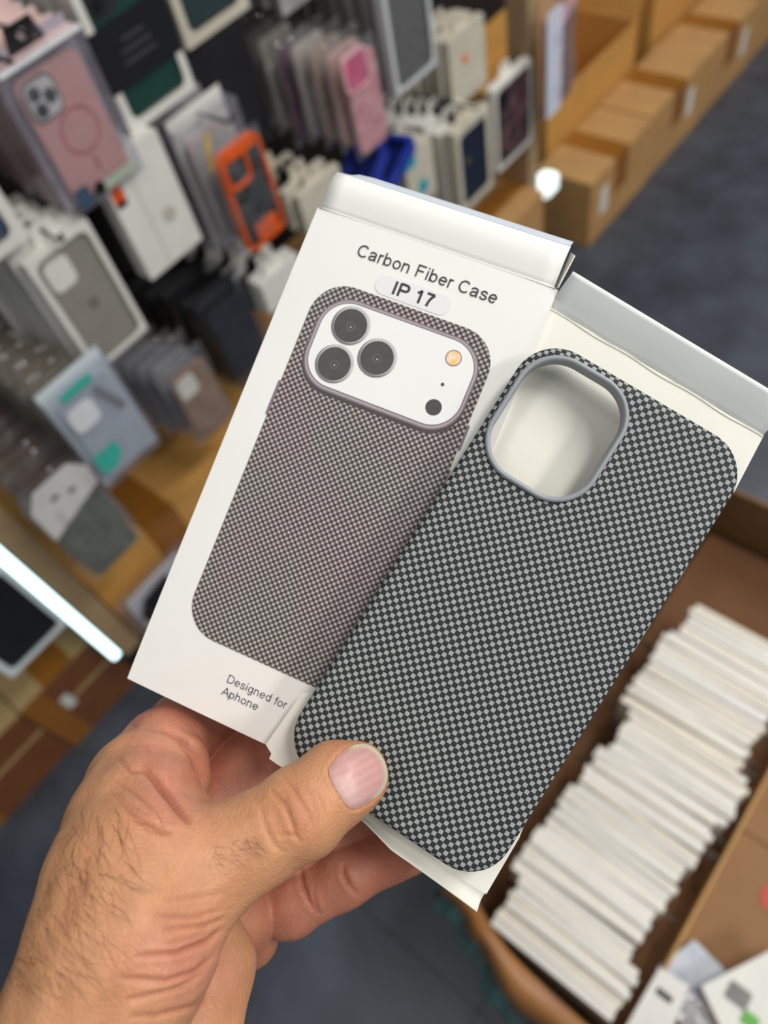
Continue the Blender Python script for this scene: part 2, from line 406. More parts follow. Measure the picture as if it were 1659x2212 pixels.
# ---- phone case inserts and packages. Local frame: x right, z up from the bottom edge, front at y = 0 facing the aisle
def case_part(parent, w, h, z0, y, m, cam='square', lens=True, cam_m=None, t=.007):
    """phone case seen from its back: rounded slab, camera island with lenses"""
    zc = z0 + h / 2
    c = obj('case', MB().prism(rrect(0, zc, w, h, .012, 5), [], y, y + t), m, parent)
    if cam == 'square':
        cx, cz = -w/2 + .024, z0 + h - .026
        obj('camera_island', MB().prism(rrect(cx, cz, .042, .044, .011, 5), [], y - .0018, y + .001), mat('island_rim', srgb(52, 50, 46), .4, .1, 60), c)
        obj('camera_island', MB().prism(rrect(cx, cz, .037, .039, .009, 5), [], y - .0025, y + .001), cam_m or mat('island_pale', srgb(214, 212, 204), .4, .05, 60), c)
        if lens:
            for dx, dz in ((-.008, .009), (-.008, -.009), (.009, .0)):
                obj('lens', MB().prism(circ(cx + dx, cz + dz, .0074, 14), [], y - .0045, y - .002), lens_b, c)
    elif cam == 'hole':
        cx, cz = -w/2 + .024, z0 + h - .028
        obj('camera_opening', MB().prism(rrect(cx, cz, .036, .042, .010, 5), [], y - .0012, y + .001), white_card, c)
    return c
def clear_pack(label, pos, w, h, t, case_m, cat='box', group=None, name='clear_case_box', card=None, ring=None, cam='square', rot=(0,0,0), shell=None, ch=None):
    r = thing(name, label, cat, pos, rot, group); k = .0008
    sh = MB()
    for b in ((-w/2, w/2, 0, k, 0, h), (-w/2, -w/2 + k, k, t, 0, h), (w/2 - k, w/2, k, t, 0, h), (-w/2, w/2, k, t, h - k, h), (-w/2, w/2, k, t, 0, k)):
        sh.box(*b)
    obj('clear_shell', sh, shell or shellp, r)
    obj('back_card', MB().box(-w/2 + .001, w/2 - .001, t - .001, t, 0, h + .012), card or grey_card, r)
    c = case_part(r, w * .78, (ch or h * .86), h * .05, t * .35, case_m, cam)
    if ring:
        zc = h * .46
        obj('magnet_ring', MB().prism(circ(.004, zc, .0265, 28), [circ(.004, zc, .0235, 28)], t*.35 - .0008, t*.35 + .001), ring, c)
        obj('magnet_bar', MB().prism(rrect(.004, zc - .041, .0035, .018, .001, 3), [], t*.35 - .0008, t*.35 + .001), ring, c)
    return r
def window_box(label, pos, w, h, t, case_m, cat='box', group=None, frame_m=None, cam=None, rim=.011, rot=(0,0,0), cam_m=None, rad=.012):
    r = thing('window_box', label, cat, pos, rot, group); fm = frame_m or white_card
    obj('front_frame', MB().prism(rrect(0, h/2, w, h, .003, 3), [rrect(0, h/2, w - 2*rim, h - 2*rim, rad, 5)], 0, .0012), fm, r)
    bd = MB(); bd.box(-w/2, -w/2+.001, .0012, t, 0, h); bd.box(w/2-.001, w/2, .0012, t, 0, h); bd.box(-w/2+.001, w/2-.001, .0012, t, h-.001, h); bd.box(-w/2+.001, w/2-.001, .0012, t, 0, .001); bd.box(-w/2+.001, w/2-.001, t-.001, t, .001, h-.001)
    obj('box_body', bd, fm, r)
    case_part(r, w - 2*rim - .003, h - 2*rim - .003, rim + .0015, .004, case_m, cam, cam_m=cam_m)
    obj('hang_tab', MB().prism([(-.02, h), (.02, h), (.015, h + .022), (-.015, h + .022)], [circ(0, h + .012, .005, 10)], t - .0012, t - .0004), fm, r)
    return r
def plain_box(label, pos, w, h, t, m, cat='box', group=None, sticker=None, rot=(0,0,0)):
    r = thing('case_box', label, cat, pos, rot, group)
    obj('box_body', MB().box(-w/2, w/2, 0, t, 0, h), m, r)
    obj('hang_tab', MB().prism([(-.02, h), (.02, h), (.015, h + .022), (-.015, h + .022)], [circ(0, h + .012, .005, 10)], t - .0012, t - .0004), m, r)
    if sticker: sticker(r, w, h)
    return r
def bag_pack(label, pos, w, h, t, case_m, cat='bag', group=None, film_m=None, header=None, seed=1, cam='square', rot=(0,0,0), ch=.148):
    r = thing('bagged_case', label, cat, pos, rot, group); rr = random.Random(seed)
    ph = [rr.uniform(0, 6) for _ in range(6)]
    def surf(sgn):
        def f(u, v):
            e = (1 - (2*u-1)**6) * (1 - (2*v-1)**8)
            wr = .0028 * (math.sin(9*u + 14*v + ph[0]) + .7 * math.sin(23*u - 11*v + ph[1]) + .5 * math.sin(31*v + ph[2]))
            wx = .0022 * math.sin(11*v + ph[3])
            return ((u - .5) * w + wx * (2*u-1), t/2 + sgn * (t/2 * e + wr * e), v * h)
        return f
    mb = MB().grid(surf(-1), 12, 16).grid(surf(1), 12, 16)
    case_part(r, w * .8, min(ch, h * .86), .006, t * .3, case_m, cam, lens=(cam == 'square'))
    obj('plastic_bag', mb, film_m or film, r, smooth=True, fix=False)
    if header: obj('header_card', MB().prism(rrect(0, h - .02, w * .96, .045, .004, 3), [rrect(0, h - .01, .024, .006, .0028, 4)], t/2 - .001, t/2 + .001), header, r)
    return r
def hook(label, x, y0, z, y1=1.34):
    t = thing('display_hook', label, 'hook', (x, y0, z))
    mb = MB().tube([(0, 0, .014), (0, .003, .004), (0, .012, 0), (0, y1 - y0, .0)], .0026, 6)
    obj('rod', mb, steel, t)
    return t
ORD = ['', 'first', 'second', 'third', 'fourth', 'fifth', 'sixth', 'seventh', 'eighth', 'ninth', 'tenth', 'eleventh', 'twelfth', 'thirteenth']
def stack(front, n, pitch, dx, label, group, proto, jz=.006):
    """more packages on the same hook behind the front one, copies of proto"""
    loc = Vector(front.location); out = []
    for k in range(1, n + 1):
        p = loc + Vector((dx * k + random.uniform(-.004, .004), pitch * k, random.uniform(-jz, jz)))
        o = proto if (k == 1 and proto is not front) else dup(proto)
        o.location = p; o.rotation_euler = (random.uniform(-.02, .02), 0, random.uniform(-.05, .05)); o['label'] = label + ', %s back' % ORD[k]; o['group'] = group; out.append(o)
    return out

pink_m = mat('dusty_pink_silicone', srgb(214, 158, 148), .5, .04, 30)
rose_m = mat('rose_ring', srgb(190, 96, 98), .5, .05, 40)
green_m = mat('deep_green_silicone', srgb(16, 62, 52), .5, .1, 30)
teal_m = mat('dark_teal_silicone', srgb(38, 56, 58), .5, .1, 30)
navy_m = mat('navy_silicone', srgb(22, 34, 54), .5, .1, 30)
greyc_m = mat('warm_grey_silicone', srgb(142, 138, 128), .5, .04, 30)
blackc = mat('black_silicone', srgb(28, 28, 32), .5, .12, 30)
brown_m = mat('tan_brown_case', srgb(150, 120, 100), .5, .08, 30)
orange_m = mat('orange_bumper', srgb(222, 92, 32), .45, .06, 40)

# A: pink ring case in clear boxes, upper left
fa = clear_pack('clear box with dusty pink ring phone case, largest at upper left', (.403, .865, .985), .112, .168, .024, pink_m, ring=rose_m, card=mat('lilac_grey_card', srgb(168, 160, 172), .5, .05, 20))
obj('foil_label', MB().prism(rrect(.02, .012, .05, .012, .001, 2), [], -.0006, 0), mat('iridescent_foil', srgb(240, 220, 160), .25, .1, 200, col2=srgb(170, 220, 225), metal=.4), fa)
obj('round_label', MB().prism(circ(-.012, .014, .008, 16), [], -.0006, 0), black_pl, fa)
obj('blue_label', MB().prism(rrect(-.036, .016, .02, .024, .001, 2), [], -.0006, 0), mat('blue_label', srgb(60, 80, 104), .4, .2, 200), fa)
obj('hang_tab', MB().prism([(-.025, .165), (.025, .165), (.018, .195), (-.018, .195)], [circ(0, .182, .006, 10)], .021, .0225), black_pl, fa)
pa = clear_pack('x', (0, 0, 0), .112, .168, .024, pink_m, card=mat('pink_white_card', srgb(232, 206, 200), .5, .04, 20))
for q in (fa, pa):
    obj('top_flap', MB().box(-.055, .055, .002, .022, .1682, .1695), mat('pale_pink_flap', srgb(236, 206, 202), .35, .05, 30), q)
    obj('top_edge', MB().box(-.056, .056, -.0005, .003, .166, .1705), mat('bright_plastic_edge', srgb(240, 240, 242), .2, .03, 40), q)
stack(fa, 5, .028, .001, 'clear box with pink case on the hook behind the ring case', 'clear pink boxes behind the ring case', pa)
hook('steel hook carrying the pink ring case boxes', .403, .85, 1.17)
# B: green case with black belly band
fb = window_box('white window box with deep green case under a black band', (.535, .895, 1.01), .115, .185, .022, green_m, cam='square', cam_m=dark_card)
obj('belly_band', MB().box(-.059, .059, -.002, .024, .05, .118), mat('black_band', srgb(16, 16, 22), .5, .1, 60), fb)
for k, wd in enumerate((.034, .046, .052)):
    obj('band_print', MB().box(-wd/2 - .002, wd/2 - .002, -.0024, -.002, .094 - .012 * k, .099 - .012 * k), mat('faint_grey_print', srgb(58, 58, 64), .5, .3, 900), fb)
pb = plain_box('x', (0, 0, 0), .115, .185, .022, white_card)
stack(fb, 6, .026, .001, 'white box on the hook behind the black banded green case', 'white boxes behind the green case', pb)
# C: teal case at the top
fc = window_box('cream window box with dark teal case at the top edge of the photo', (.67, .91, 1.045), .118, .185, .022, teal_m, cam=None, frame_m=cream_card, rim=.013)
pc = plain_box('x', (0, 0, 0), .118, .18, .022, grey_card)
stack(fc, 5, .03, .0, 'grey box on the hook behind the dark teal case', 'grey boxes behind the teal case', pc)
# E: white box with orange sticker
def ostick(r, w, h):
    s = obj('orange_sticker', MB().prism(rrect(-w/2 + .012, h - .034, .017, .026, .001, 2), [], -.0008, 0), mat('bright_orange_print', srgb(226, 84, 24), .5, .05, 60), r)
    obj('sticker_bar', MB().prism(rrect(-w/2 + .012, h - .051, .016, .008, .0005, 2), [], -.0008, 0), black_pl, r)
    obj('round_seal', MB().prism(circ(.018, h * .38, .011, 18), [], -.0006, 0), mat('faded_seal', srgb(188, 184, 172), .5, .1, 300), r)
    obj('panel_seam', MB().box(-.012, -.011, -.0005, 0, .005, h - .005), mat('seam_grey', srgb(170, 168, 160), .6, .05, 50), r)
fe = plain_box('white box with small orange sticker, below the pink ring case', (.45, .875, .845), .1, .165, .03, white_card, sticker=ostick)
pe = plain_box('x', (0, 0, 0), .098, .165, .028, dark_card)
stack(fe, 5, .034, -.002, 'dark sided box on the hook behind the orange stickered box', 'dark boxes behind the orange stickered box', pe)
# D: orange bumper case
fd = bag_pack('bagged black case with bright orange bumper frame', (.593, .85, .783), .092, .165, .012, blackc, seed=3, cam=None, ch=.15)
c = fd.children[0]
obj('bumper', MB().prism(rrect(0, .081, .08, .155, .014, 6), [rrect(0, .081, .0705, .1455, .010, 6)], -.001, .013), orange_m, c)
obj('camera_frame', MB().prism(rrect(-.014, .128, .045, .047, .012, 6), [rrect(-.014, .128, .037, .039, .009, 6)], -.003, .006), orange_m, c)
obj('bottom_plate', MB().prism(rrect(.006, .024, .042, .024, .003, 3), [], -.0005, .004), orange_m, c)
obj('top_plate', MB().prism(rrect(.004, .151, .05, .014, .003, 3), [], -.002, .004), orange_m, c)
tie = tag(obj('yellow_tie', MB().tube([(.548, .862, .925), (.553, .86, .955), (.562, .862, .972)], .0035, 6), mat('yellow_plastic', srgb(214, 178, 40), .4, .05, 60)), 'yellow plastic tie looped over the hook by the orange case', 'tie')
fd2 = clear_pack('clear box lined with white card directly behind the orange bumper case', (.59, .885, .79), .105, .185, .03, mat('pale_insert', srgb(206, 202, 196), .5, .05, 30), card=white_card, cam=None)
pd = clear_pack('x', (0, 0, 0), .105, .19, .026, mat('silver_grey_insert', srgb(186, 184, 184), .4, .06, 30), card=mat('silver_card', srgb(150, 150, 152), .35, .1, 30), cam=None)
stack(fd2, 7, .036, -.003, 'silvery clear box on the hook behind the orange bumper case', 'silvery boxes behind the orange case', pd, .012)
hook('steel hook carrying the orange bumper case', .593, .84, .972)
# G: pink patterned case
pp = mat('pink_pattern', srgb(226, 170, 176), .35, .1, 60, col2=srgb(204, 128, 136), coat=.3)
fg_ = bag_pack('bagged pink patterned case with magenta camera patch', (.87, .86, .768), .085, .172, .014, pp, seed=5, cam=None, ch=.16)
obj('camera_patch', MB().prism(rrect(-.014, .138, .05, .05, .011, 5), [], .002, .006), mat('magenta_glass', srgb(206, 96, 132), .2, .15, 60), fg_.children[0])
obj('camera_ring', MB().prism(rrect(-.014, .138, .056, .056, .013, 5), [rrect(-.014, .138, .05, .05, .011, 5)], .001, .007), mat('pink_rim', srgb(240, 190, 192), .3, .05, 60), fg_.children[0])
cols = [(216, 178, 170), (186, 164, 150), (206, 198, 188), (130, 92, 118), (214, 206, 194), (186, 176, 164), (120, 102, 92), (190, 180, 166), (150, 134, 118)]
for k, cc in enumerate(cols):
    o = bag_pack('bagged case with %s sides, %s behind the pink patterned one' % (('rosy', 'taupe', 'pale', 'plum', 'cream', 'grey', 'dark', 'beige', 'brown')[k], ('first', 'second', 'third', 'fourth', 'fifth', 'sixth', 'seventh', 'eighth', 'ninth')[k]),
                 (.866 - .003 * k, .886 + .033 * k, .775 + random.uniform(-.008, .012)), .088, .172, .02, mat('sleeve_%d' % k, srgb(*cc), .35, .1, 40), group='bagged cases behind the pink patterned case', seed=20 + k, cam=None, ch=.16)
hook('steel hook carrying the pink patterned cases', .87, .85, .955)
# H: grey mesh in pale frame
fh = window_box('pale framed window box with grey mesh case, top centre', (1.0, .868, .815), .112, .19, .02, mat('grey_mesh', srgb(96, 96, 96), .6, .25, 350), cam=None, frame_m=mat('pale_grey_frame', srgb(206, 208, 210), .4, .03, 30), rim=.009)
phh = plain_box('x', (0, 0, 0), .112, .185, .02, grey_card)
stack(fh, 6, .03, -.003, 'grey box on the hook behind the mesh case', 'grey boxes behind the mesh case', phh)
# I: navy case boxes
fi = window_box('cream window box with navy case, front of the stack above the printed box', (1.143, .868, .492), .113, .175, .026, navy_m, cam=None, frame_m=cream_card, rim=.013)
obj('gold_print', MB().prism(rrect(-.02, .1, .02, .012, .002, 3), [], .0028, .0035), mat('dull_gold_print', srgb(90, 84, 70), .5, .2, 400), fi)
pi_ = plain_box('x', (0, 0, 0), .113, .175, .024, white_card)
obj('black_clip', MB().prism([(-.014, .174), (.016, .174), (.03, .186), (-.008, .182)], [], -.001, .018), black_pl, pi_)
stack(fi, 6, .03, -.004, 'cream topped box on the hook behind the navy case', 'cream boxes behind the navy case', pi_, .008)
hook('steel hook carrying the navy case boxes', 1.143, .85, .69)
# J: dark box with pink pattern
fj = window_box('white framed box with dark pink-flowered case beside the wooden post', (1.318, .89, .48), .135, .18, .022, mat('dark_floral', srgb(30, 30, 34), .4, .2, 28, col2=srgb(120, 82, 86)), cam='square', cam_m=dark_card, rim=.008)
# K: cream stack
fk = plain_box('cream box with orange dot at the front of the upper cream stack', (1.225, .93, .655), .115, .13, .016, cream_card, sticker=lambda r, w, h: obj('orange_dot', MB().prism(circ(-.01, h - .05, .009, 14), [], -.0008, 0), mat('orange_dot', srgb(236, 120, 60), .5, .05, 60), r))
pk = plain_box('x', (0, 0, 0), .115, .13, .014, cream_card)
stack(fk, 12, .022, -.006, 'thin cream box in the stack behind the orange dotted one', 'cream boxes behind the orange dotted one', pk, .006)
# L: rainbow bag
irid = mat('holographic_film', srgb(216, 236, 250), .2, .1, 40, col2=srgb(240, 228, 246), metal=.05, coat=.6)
fl = bag_pack('shiny rainbow plastic bag with rosy brown case, right of the post', (1.44, .85, .53), .135, .25, .03, mat('rosy_brown_case', srgb(150, 112, 110), .35, .2, 60), seed=9, cam=None, ch=.19)
obj('holographic_strip', MB().prism(rrect(-.036, .115, .056, .21, .008, 4), [], -.002, .0), irid, fl)
obj('pink_card', MB().prism([(-.02, .165), (.05, .2), (.05, .225), (-.015, .2)], [], .0, .002), mat('pale_pink_card', srgb(226, 178, 190), .4, .1, 40), fl)
strip_glow = tag(obj('strip_end_glow', MB().prism(rrect(0, 0, .07, .05, .018, 6), [], 0, .03, 'xy'), mat('strip_glow_emission', (.85, .97, .95), .4, .02, 20, emit=1.0), None, (1.465, .905, .3)), 'pale glowing spot of strip light at the foot of the right post', 'glow')  # light spot from the strip's end, built as an emissive block
# M, N: blue packs, teal box
for k, (x, z, rz) in enumerate(((.862, .712, .35), (.93, .69, .2))):
    t = thing('blue_pack', ('blue plastic pack lying tilted below the pink patterned case', 'blue plastic pack lying beside the teal marked box')[k], 'pack', (x, .9, z), (0, -.25, rz))
    bl = mat('royal_blue_plastic', srgb(38, 56, 150), .35, .1, 40)
    obj('tray', MB().prism(rrect(0, 0, .11, .07, .01, 4), [rrect(0, 0, .09, .05, .006, 4)], 0, .02, 'xy'), bl, t)
    obj('base', MB().prism(rrect(0, 0, .1, .06, .008, 4), [], .0, .006, 'xy'), mat('deep_blue_plastic', srgb(20, 30, 90), .35, .1, 40), t)
tb = plain_box('white box with teal corner marks beside the navy case boxes', (.99, .88, .585), .08, .11, .05, cream_card)
obj('teal_mark', MB().box(-.04, -.01, -.0008, 0, .085, .11), mat('teal_print', srgb(40, 160, 176), .5, .05, 50), tb)
obj('teal_mark', MB().box(-.01, .015, -.0008, 0, .02, .045), mat('teal_print', srgb(40, 160, 176)), tb)
# O: grey case in white window box
fo = window_box('white window box with warm grey case, left of the printed box', (.308, .868, .795), .098, .182, .018, greyc_m, cam='hole', rim=.008, rad=.013)
obj('round_print', MB().prism(circ(.002, .085, .008, 16), [], .0032, .0042), mat('grey_print', srgb(116, 112, 104), .5, .2, 300), fo)
po = plain_box('x', (0, 0, 0), .098, .182, .018, white_card)
stack(fo, 6, .023, -.003, 'white box on the hook behind the warm grey case', 'white boxes behind the grey case', po, .006)
hook('dark hook carrying the warm grey case boxes', .308, .84, .985)
# P: pale pack with teal marks
fp = clear_pack('pale clear pack with teal green marks, low on the left', (.216, .822, .662), .106, .182, .014, mat('ice_white_case', srgb(196, 206, 212), .35, .04, 30), card=mat('ice_card', srgb(206, 216, 220), .5, .03, 30), cam=None)
tg = mat('teal_green_print', srgb(64, 178, 162), .5, .04, 40)
obj('teal_mark', MB().prism([(-.045, .03), (-.02, .028), (-.005, .042), (-.004, .066), (-.018, .066), (-.045, .068)], [], -.0012, -.0004), tg, fp)
obj('teal_band', MB().box(-.03, .02, -.0012, -.0004, .168, .181), tg, fp)
obj('camera_cover', MB().prism(rrect(-.018, .132, .042, .042, .012, 5), [], -.0006, .0), mat('frosted_cover', srgb(222, 224, 226), .3, .03, 40), fp)
obj('grey_strip', MB().prism([(.012, .155), (.018, .16), (.04, .105), (.032, .1)], [], -.003, -.0015), mat('grey_strip', srgb(120, 124, 126), .5, .05, 40), fp)
pq = bag_pack('x', (0, 0, 0), .1, .17, .022, mat('smoky_taupe', srgb(156, 146, 130), .35, .1, 40), film_m=smoke, seed=31, cam=None)
stack(fp, 8, .036, .0, 'smoky clear bag on the hook behind the teal marked pack', 'smoky bags behind the teal marked pack', pq, .01)
# Q: bubble bags with tan case
fq = bag_pack('bagged tan brown case in crinkled clear plastic, beside the printed box', (.388, .885, .515), .09, .18, .02, brown_m, seed=41, cam='hole')
pq2 = bag_pack('x', (0, 0, 0), .095, .18, .024, mat('steel_grey_case', srgb(150, 150, 160), .35, .1, 40), seed=43, cam=None)
stack(fq, 8, .034, -.006, 'crinkled clear bag on the hook behind the tan brown case', 'crinkled bags behind the tan case', pq2, .012)
# R: dark navy cases
fr_ = clear_pack('clear box with blue black case, half hidden by the printed box', (.515, .9, .54), .1, .175, .03, mat('midnight_case', srgb(18, 20, 40), .25, .15, 40), card=dark_card, cam=None, shell=clear('thin_clear_plastic', body=.012, rough=.08))
pr_ = clear_pack('x', (0, 0, 0), .1, .175, .03, mat('midnight_case', srgb(18, 20, 40)), card=black_pl, cam=None, shell=clear('thin_clear_plastic'))
stack(fr_, 7, .034, -.006, 'clear box with black case behind the blue black one', 'black cases behind the blue black case', pr_, .008)
# S: glitter bag
fs_ = bag_pack('plastic bag with glittery green case and white header, by the left post', (.112, .832, .52), .108, .215, .02, mat('green_glitter', srgb(70, 92, 84), .25, .2, 160, col2=srgb(150, 146, 132), metal=.3), header=None, seed=51, cam=None, ch=.14)
obj('header_card', MB().prism([(-.05, .135), (.048, .165), (.05, .2), (.03, .226), (-.03, .226), (-.05, .2)], [rrect(-.012, .195, .014, .01, .004, 3), rrect(.012, .185, .012, .01, .004, 3)], -.002, .0), mat('frosted_white_card', srgb(212, 210, 206), .5, .04, 40), fs_)
ps = bag_pack('x', (0, 0, 0), .105, .2, .024, mat('dusky_rose_case', srgb(150, 100, 100), .3, .15, 40), film_m=smoke, seed=53, cam=None)
stack(fs_, 9, .036, .004, 'shiny bag with dusky rose case behind the glittery green one', 'rosy bags behind the glitter case', ps, .012)
# T: lit white box with black case, lower left
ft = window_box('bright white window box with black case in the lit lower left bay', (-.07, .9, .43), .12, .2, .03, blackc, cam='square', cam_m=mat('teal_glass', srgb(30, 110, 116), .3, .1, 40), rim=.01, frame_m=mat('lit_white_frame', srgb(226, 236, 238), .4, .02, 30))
pt = plain_box('x', (0, 0, 0), .12, .2, .03, white_card)
stack(ft, 5, .04, .0, 'white box behind the lit black case box', 'white boxes in the lower left bay', pt)
# U: blue case at the left edge
fu = window_box('white rounded box with blue case at the left edge of the photo', (.235, .87, 1.0), .1, .18, .02, mat('steel_blue_case', srgb(70, 78, 92), .5, .2, 20, col2=srgb(24, 60, 120)), cam=None, rim=.014)
pu = plain_box('x', (0, 0, 0), .1, .18, .02, cream_card)
stack(fu, 7, .03, .004, 'cream box on the hook behind the blue case box', 'cream boxes behind the blue case', pu, .008)
# W: short stacks of white and black packs in the middle
def ministack(label, group, x, y, z, n, m1, m2, w=.09, h=.06, pitch=.018, dx=-.002):
    for k in range(n):
        o = plain_box(label + ', %s from the front' % ORD[k + 1], (x + dx * k + random.uniform(-.004, .004), y + pitch * k, z + random.uniform(-.006, .006)), w, h, .014, (m1, m2)[k % 3 == 2], group=group)
ministack('small white or black pack left of the printed box', 'small packs left of the printed box', .605, .87, .655, 12, white_card, black_pl)
ministack('small pale or black pack under the pink patterned cases', 'small packs under the pink patterned cases', .74, .88, .715, 13, cream_card, black_pl, .1, .07, .022, -.004)
ministack('dark pack deep behind the green boxed case', 'dark packs deep behind the green case', .73, 1.02, .80, 8, dark_card, mat('deep_brown_pack', srgb(62, 48, 40), .5, .15, 20), .13, .2, .03, 0)
ministack('dark tall pack between the mesh case and post', 'dark tall packs by the right post', 1.2, 1.0, .8, 7, black_pl, dark_card, .14, .2, .035, .0)
ministack('pale pack at the top edge above pink patterned cases', 'pale packs at the top centre', .87, .95, .99, 7, mat('frosty_pack', srgb(160, 160, 156), .2, .25, 60), grey_card, .1, .09, .03, -.004)
# X: pale bag low between post and printed box
fx = bag_pack('pale lilac plastic bag with black print at the foot of the left post', (.14, .90, .17), .17, .19, .02, mat('pale_lilac_card', srgb(206, 204, 212), .45, .03, 20), seed=61, cam=None, ch=.18)
obj('black_print', MB().prism([(-.062, .12), (-.04, .155), (.02, .165), (.03, .08), (-.02, .06), (-.052, .085)], [], -.004, -.003), black_pl, fx)
# black peg clip, top left
clip = thing('price_clip', 'black plastic price clip at the top left corner', 'clip', (.33, .86, 1.165), (.2, 0, .3))
obj('clip_body', MB().prism(rrect(0, .02, .05, .04, .008, 4), [rrect(0, .02, .026, .014, .004, 4)], 0, .008), black_pl, clip)
obj('clip_arm', MB().tube([(.02, .004, .01), (.04, .0, -.005), (.055, -.004, -.02)], .003, 6), black_pl, clip)

# ---- bin of white boxes, lower right
def bin_outline(off=0):
    pts = [(.03 - off, -.42 - off), (.8 + off, -.42 - off), (.8 + off, .168 + off), (.14, .176 + off), (.095 - off*.3, .166 + off), (.058 - off*.7, .125 + off*.7), (.036 - off, .06), (.028 - off, -.1)]
    return pts
bn = thing('cardboard_bin', 'large brown cardboard bin with torn green wrap, lower right', 'bin', (0, 0, 0))
def wallstrip(o0, o1, z0, z1):
    a, b = bin_outline(o0), bin_outline(o1); n = len(a); mb = MB()
    vs = [(x, y, z0) for x, y in a] + [(x, y, z1) for x, y in a] + [(x, y, z0) for x, y in b] + [(x, y, z1) for x, y in b]
    fs = []
    for i in range(n):
        j = (i + 1) % n
        fs += [(i, j, n+j, n+i), (2*n+i, 3*n+i, 3*n+j, 2*n+j), (n+i, n+j, 3*n+j, 3*n+i), (i, 2*n+i, 2*n+j, j)]
    return mb.add(vs, fs)
obj('bin_wall', wallstrip(0, .006, 0.002, .40), kraft_d, bn)
obj('bin_floor', MB().prism(bin_outline(-.001), [], .002, .008, 'xy'), kraft_d, bn)
# folded rim, crushed outwards
def rim(u, v):
    P = bin_outline(.003); P = P[2:] + [P[0]]
    s = u * (len(P) - 1); i = min(int(s), len(P) - 2); t = s - i
    p0 = np.array(P[max(i-1, 0)]); p1 = np.array(P[i]); p2 = np.array(P[i+1]); p3 = np.array(P[min(i+2, len(P)-1)])
    q = .5 * (2*p1 + (p2-p0)*t + (2*p0-5*p1+4*p2-p3)*t*t + (3*p1-p0-3*p2+p3)*t**3)
    d = p2 - p1; nrm = np.array([d[1], -d[0]]); nrm = nrm / (np.linalg.norm(nrm) + 1e-9)
    w = .034 + .008 * math.sin(u * 19) + .004 * math.sin(u * 47)
    a = v * 1.2
    q = q + nrm * (-.004 + w * math.sin(a))
    return (q[0], q[1], .405 + .006 * math.sin(u * 23) + .012 * math.sin(v * 3.1) - .03 * v * v)
obj('folded_rim', MB().grid(rim, 90, 6), mat('crushed_kraft', srgb(156, 104, 54), .4, .12, 14, bump=.3, bscale=40), bn, smooth=True, fix=False)
def wrap(u, v):
    x, y, z = rim(u, 1.0); P0 = rim(u, .6); d = np.array([x - P0[0], y - P0[1]]); d /= (np.linalg.norm(d) + 1e-9)
    k = .004 + .016 * v + .006 * math.sin(u * 61 + v * 5) + .004 * math.sin(u * 133)
    return (x + d[0] * k, y + d[1] * k, z + .004 - .13 * v + .008 * math.sin(u * 83 + v * 9))
obj('green_wrap', MB().grid(wrap, 140, 8), clear('teal_wrap', tint=(.5, .75, .7), body=.62, rough=.15, milk=(.13, .36, .31), bump=.6), bn, smooth=True, fix=False)
def peak(u, v): return (.775 + .05 * u, .15 + .03 * u + .01 * math.sin(v * 5), .40 + .07 * v * math.sin(u * 3.1) ** .8)
obj('torn_corner', MB().grid(peak, 8, 6), kraft_d, bn, smooth=True, fix=False)
# divider and lower board on the right-hand side
obj('divider', MB().box(.03, .78, -.098, -.094, .01, .34), kraft, bn)
obj('inner_board', MB().box(.03, .79, -.41, -.1, .29, .296), mat('tan_board', srgb(146, 108, 70), .75, .06, 10, bump=.1, bscale=60), bn)
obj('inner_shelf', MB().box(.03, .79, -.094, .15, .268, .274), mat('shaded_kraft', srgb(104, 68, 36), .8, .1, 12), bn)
obj('red_mark', MB().prism(circ(.305, -.172, .018, 20), [], .2962, .2975, 'xy'), mat('red_print', srgb(190, 60, 46), .5, .05, 60), bn)
obj('inner_seam', MB().box(.36, .364, -.41, -.1, .2962, .297), kraft_d, bn)
# the row of boxes
row_m = [mat('row_white', srgb(230, 224, 212), .5, .03, 40), mat('row_cool', srgb(224, 221, 214), .5, .03, 40), mat('row_warm', srgb(228, 219, 202), .5, .04, 40)]
rr = random.Random(3)
tabm = clear('hang_tab_plastic', tint=(.6, .55, .5), body=.35, rough=.15, milk=(.42, .38, .35))
protos = []
for k in range(3):
    me = MB().prism(rect(-.0855, .0855, -.047, .047), [], -.0047, .0047, 'xy').mesh('row_box')
    me.transform(Matrix(((0, 0, 1, 0), (1, 0, 0, 0), (0, 1, 0, 0), (0, 0, 0, 1))))
    me.materials.append(row_m[k]); protos.append(me)
tab_me = MB().prism(rrect(.094, -.012, .03, .028, .01, 4), [rrect(.094, -.012, .014, .012, .005, 3)], -.0006, .0006, 'xy').mesh('plastic_tab')
tab_me.transform(Matrix(((0, 0, 1, 0), (1, 0, 0, 0), (0, 1, 0, 0), (0, 0, 0, 1)))); tab_me.materials.append(tabm)
tab_me2 = tab_me.copy(); tab_me2.transform(Matrix.Translation((0, -.188, 0)))
x = .052; k = 0; off = 0.0
while x < .60:
    if k % 7 == 0: off = rr.uniform(-.012, .014)
    tall = rr.random() < .07
    b = obj('row_case_box', protos[rr.choice((0, 0, 1, 2))], None, None, (x, .018 + off + rr.uniform(-.004, .004), .3265 + rr.uniform(-.002, .004) + (.008 if tall else 0)))
    b.rotation_euler = (0, .06 + rr.uniform(-.02, .02), rr.uniform(-.03, .03))
    tag(b, 'thin white case box standing on edge in the cardboard bin row', 'box', 'white boxes standing in the bin')
    if rr.random() < .45: obj('plastic_tab', tab_me if rr.random() < .55 else tab_me2, None, b)
    x += .0098 + rr.uniform(-.0006, .0012); k += 1
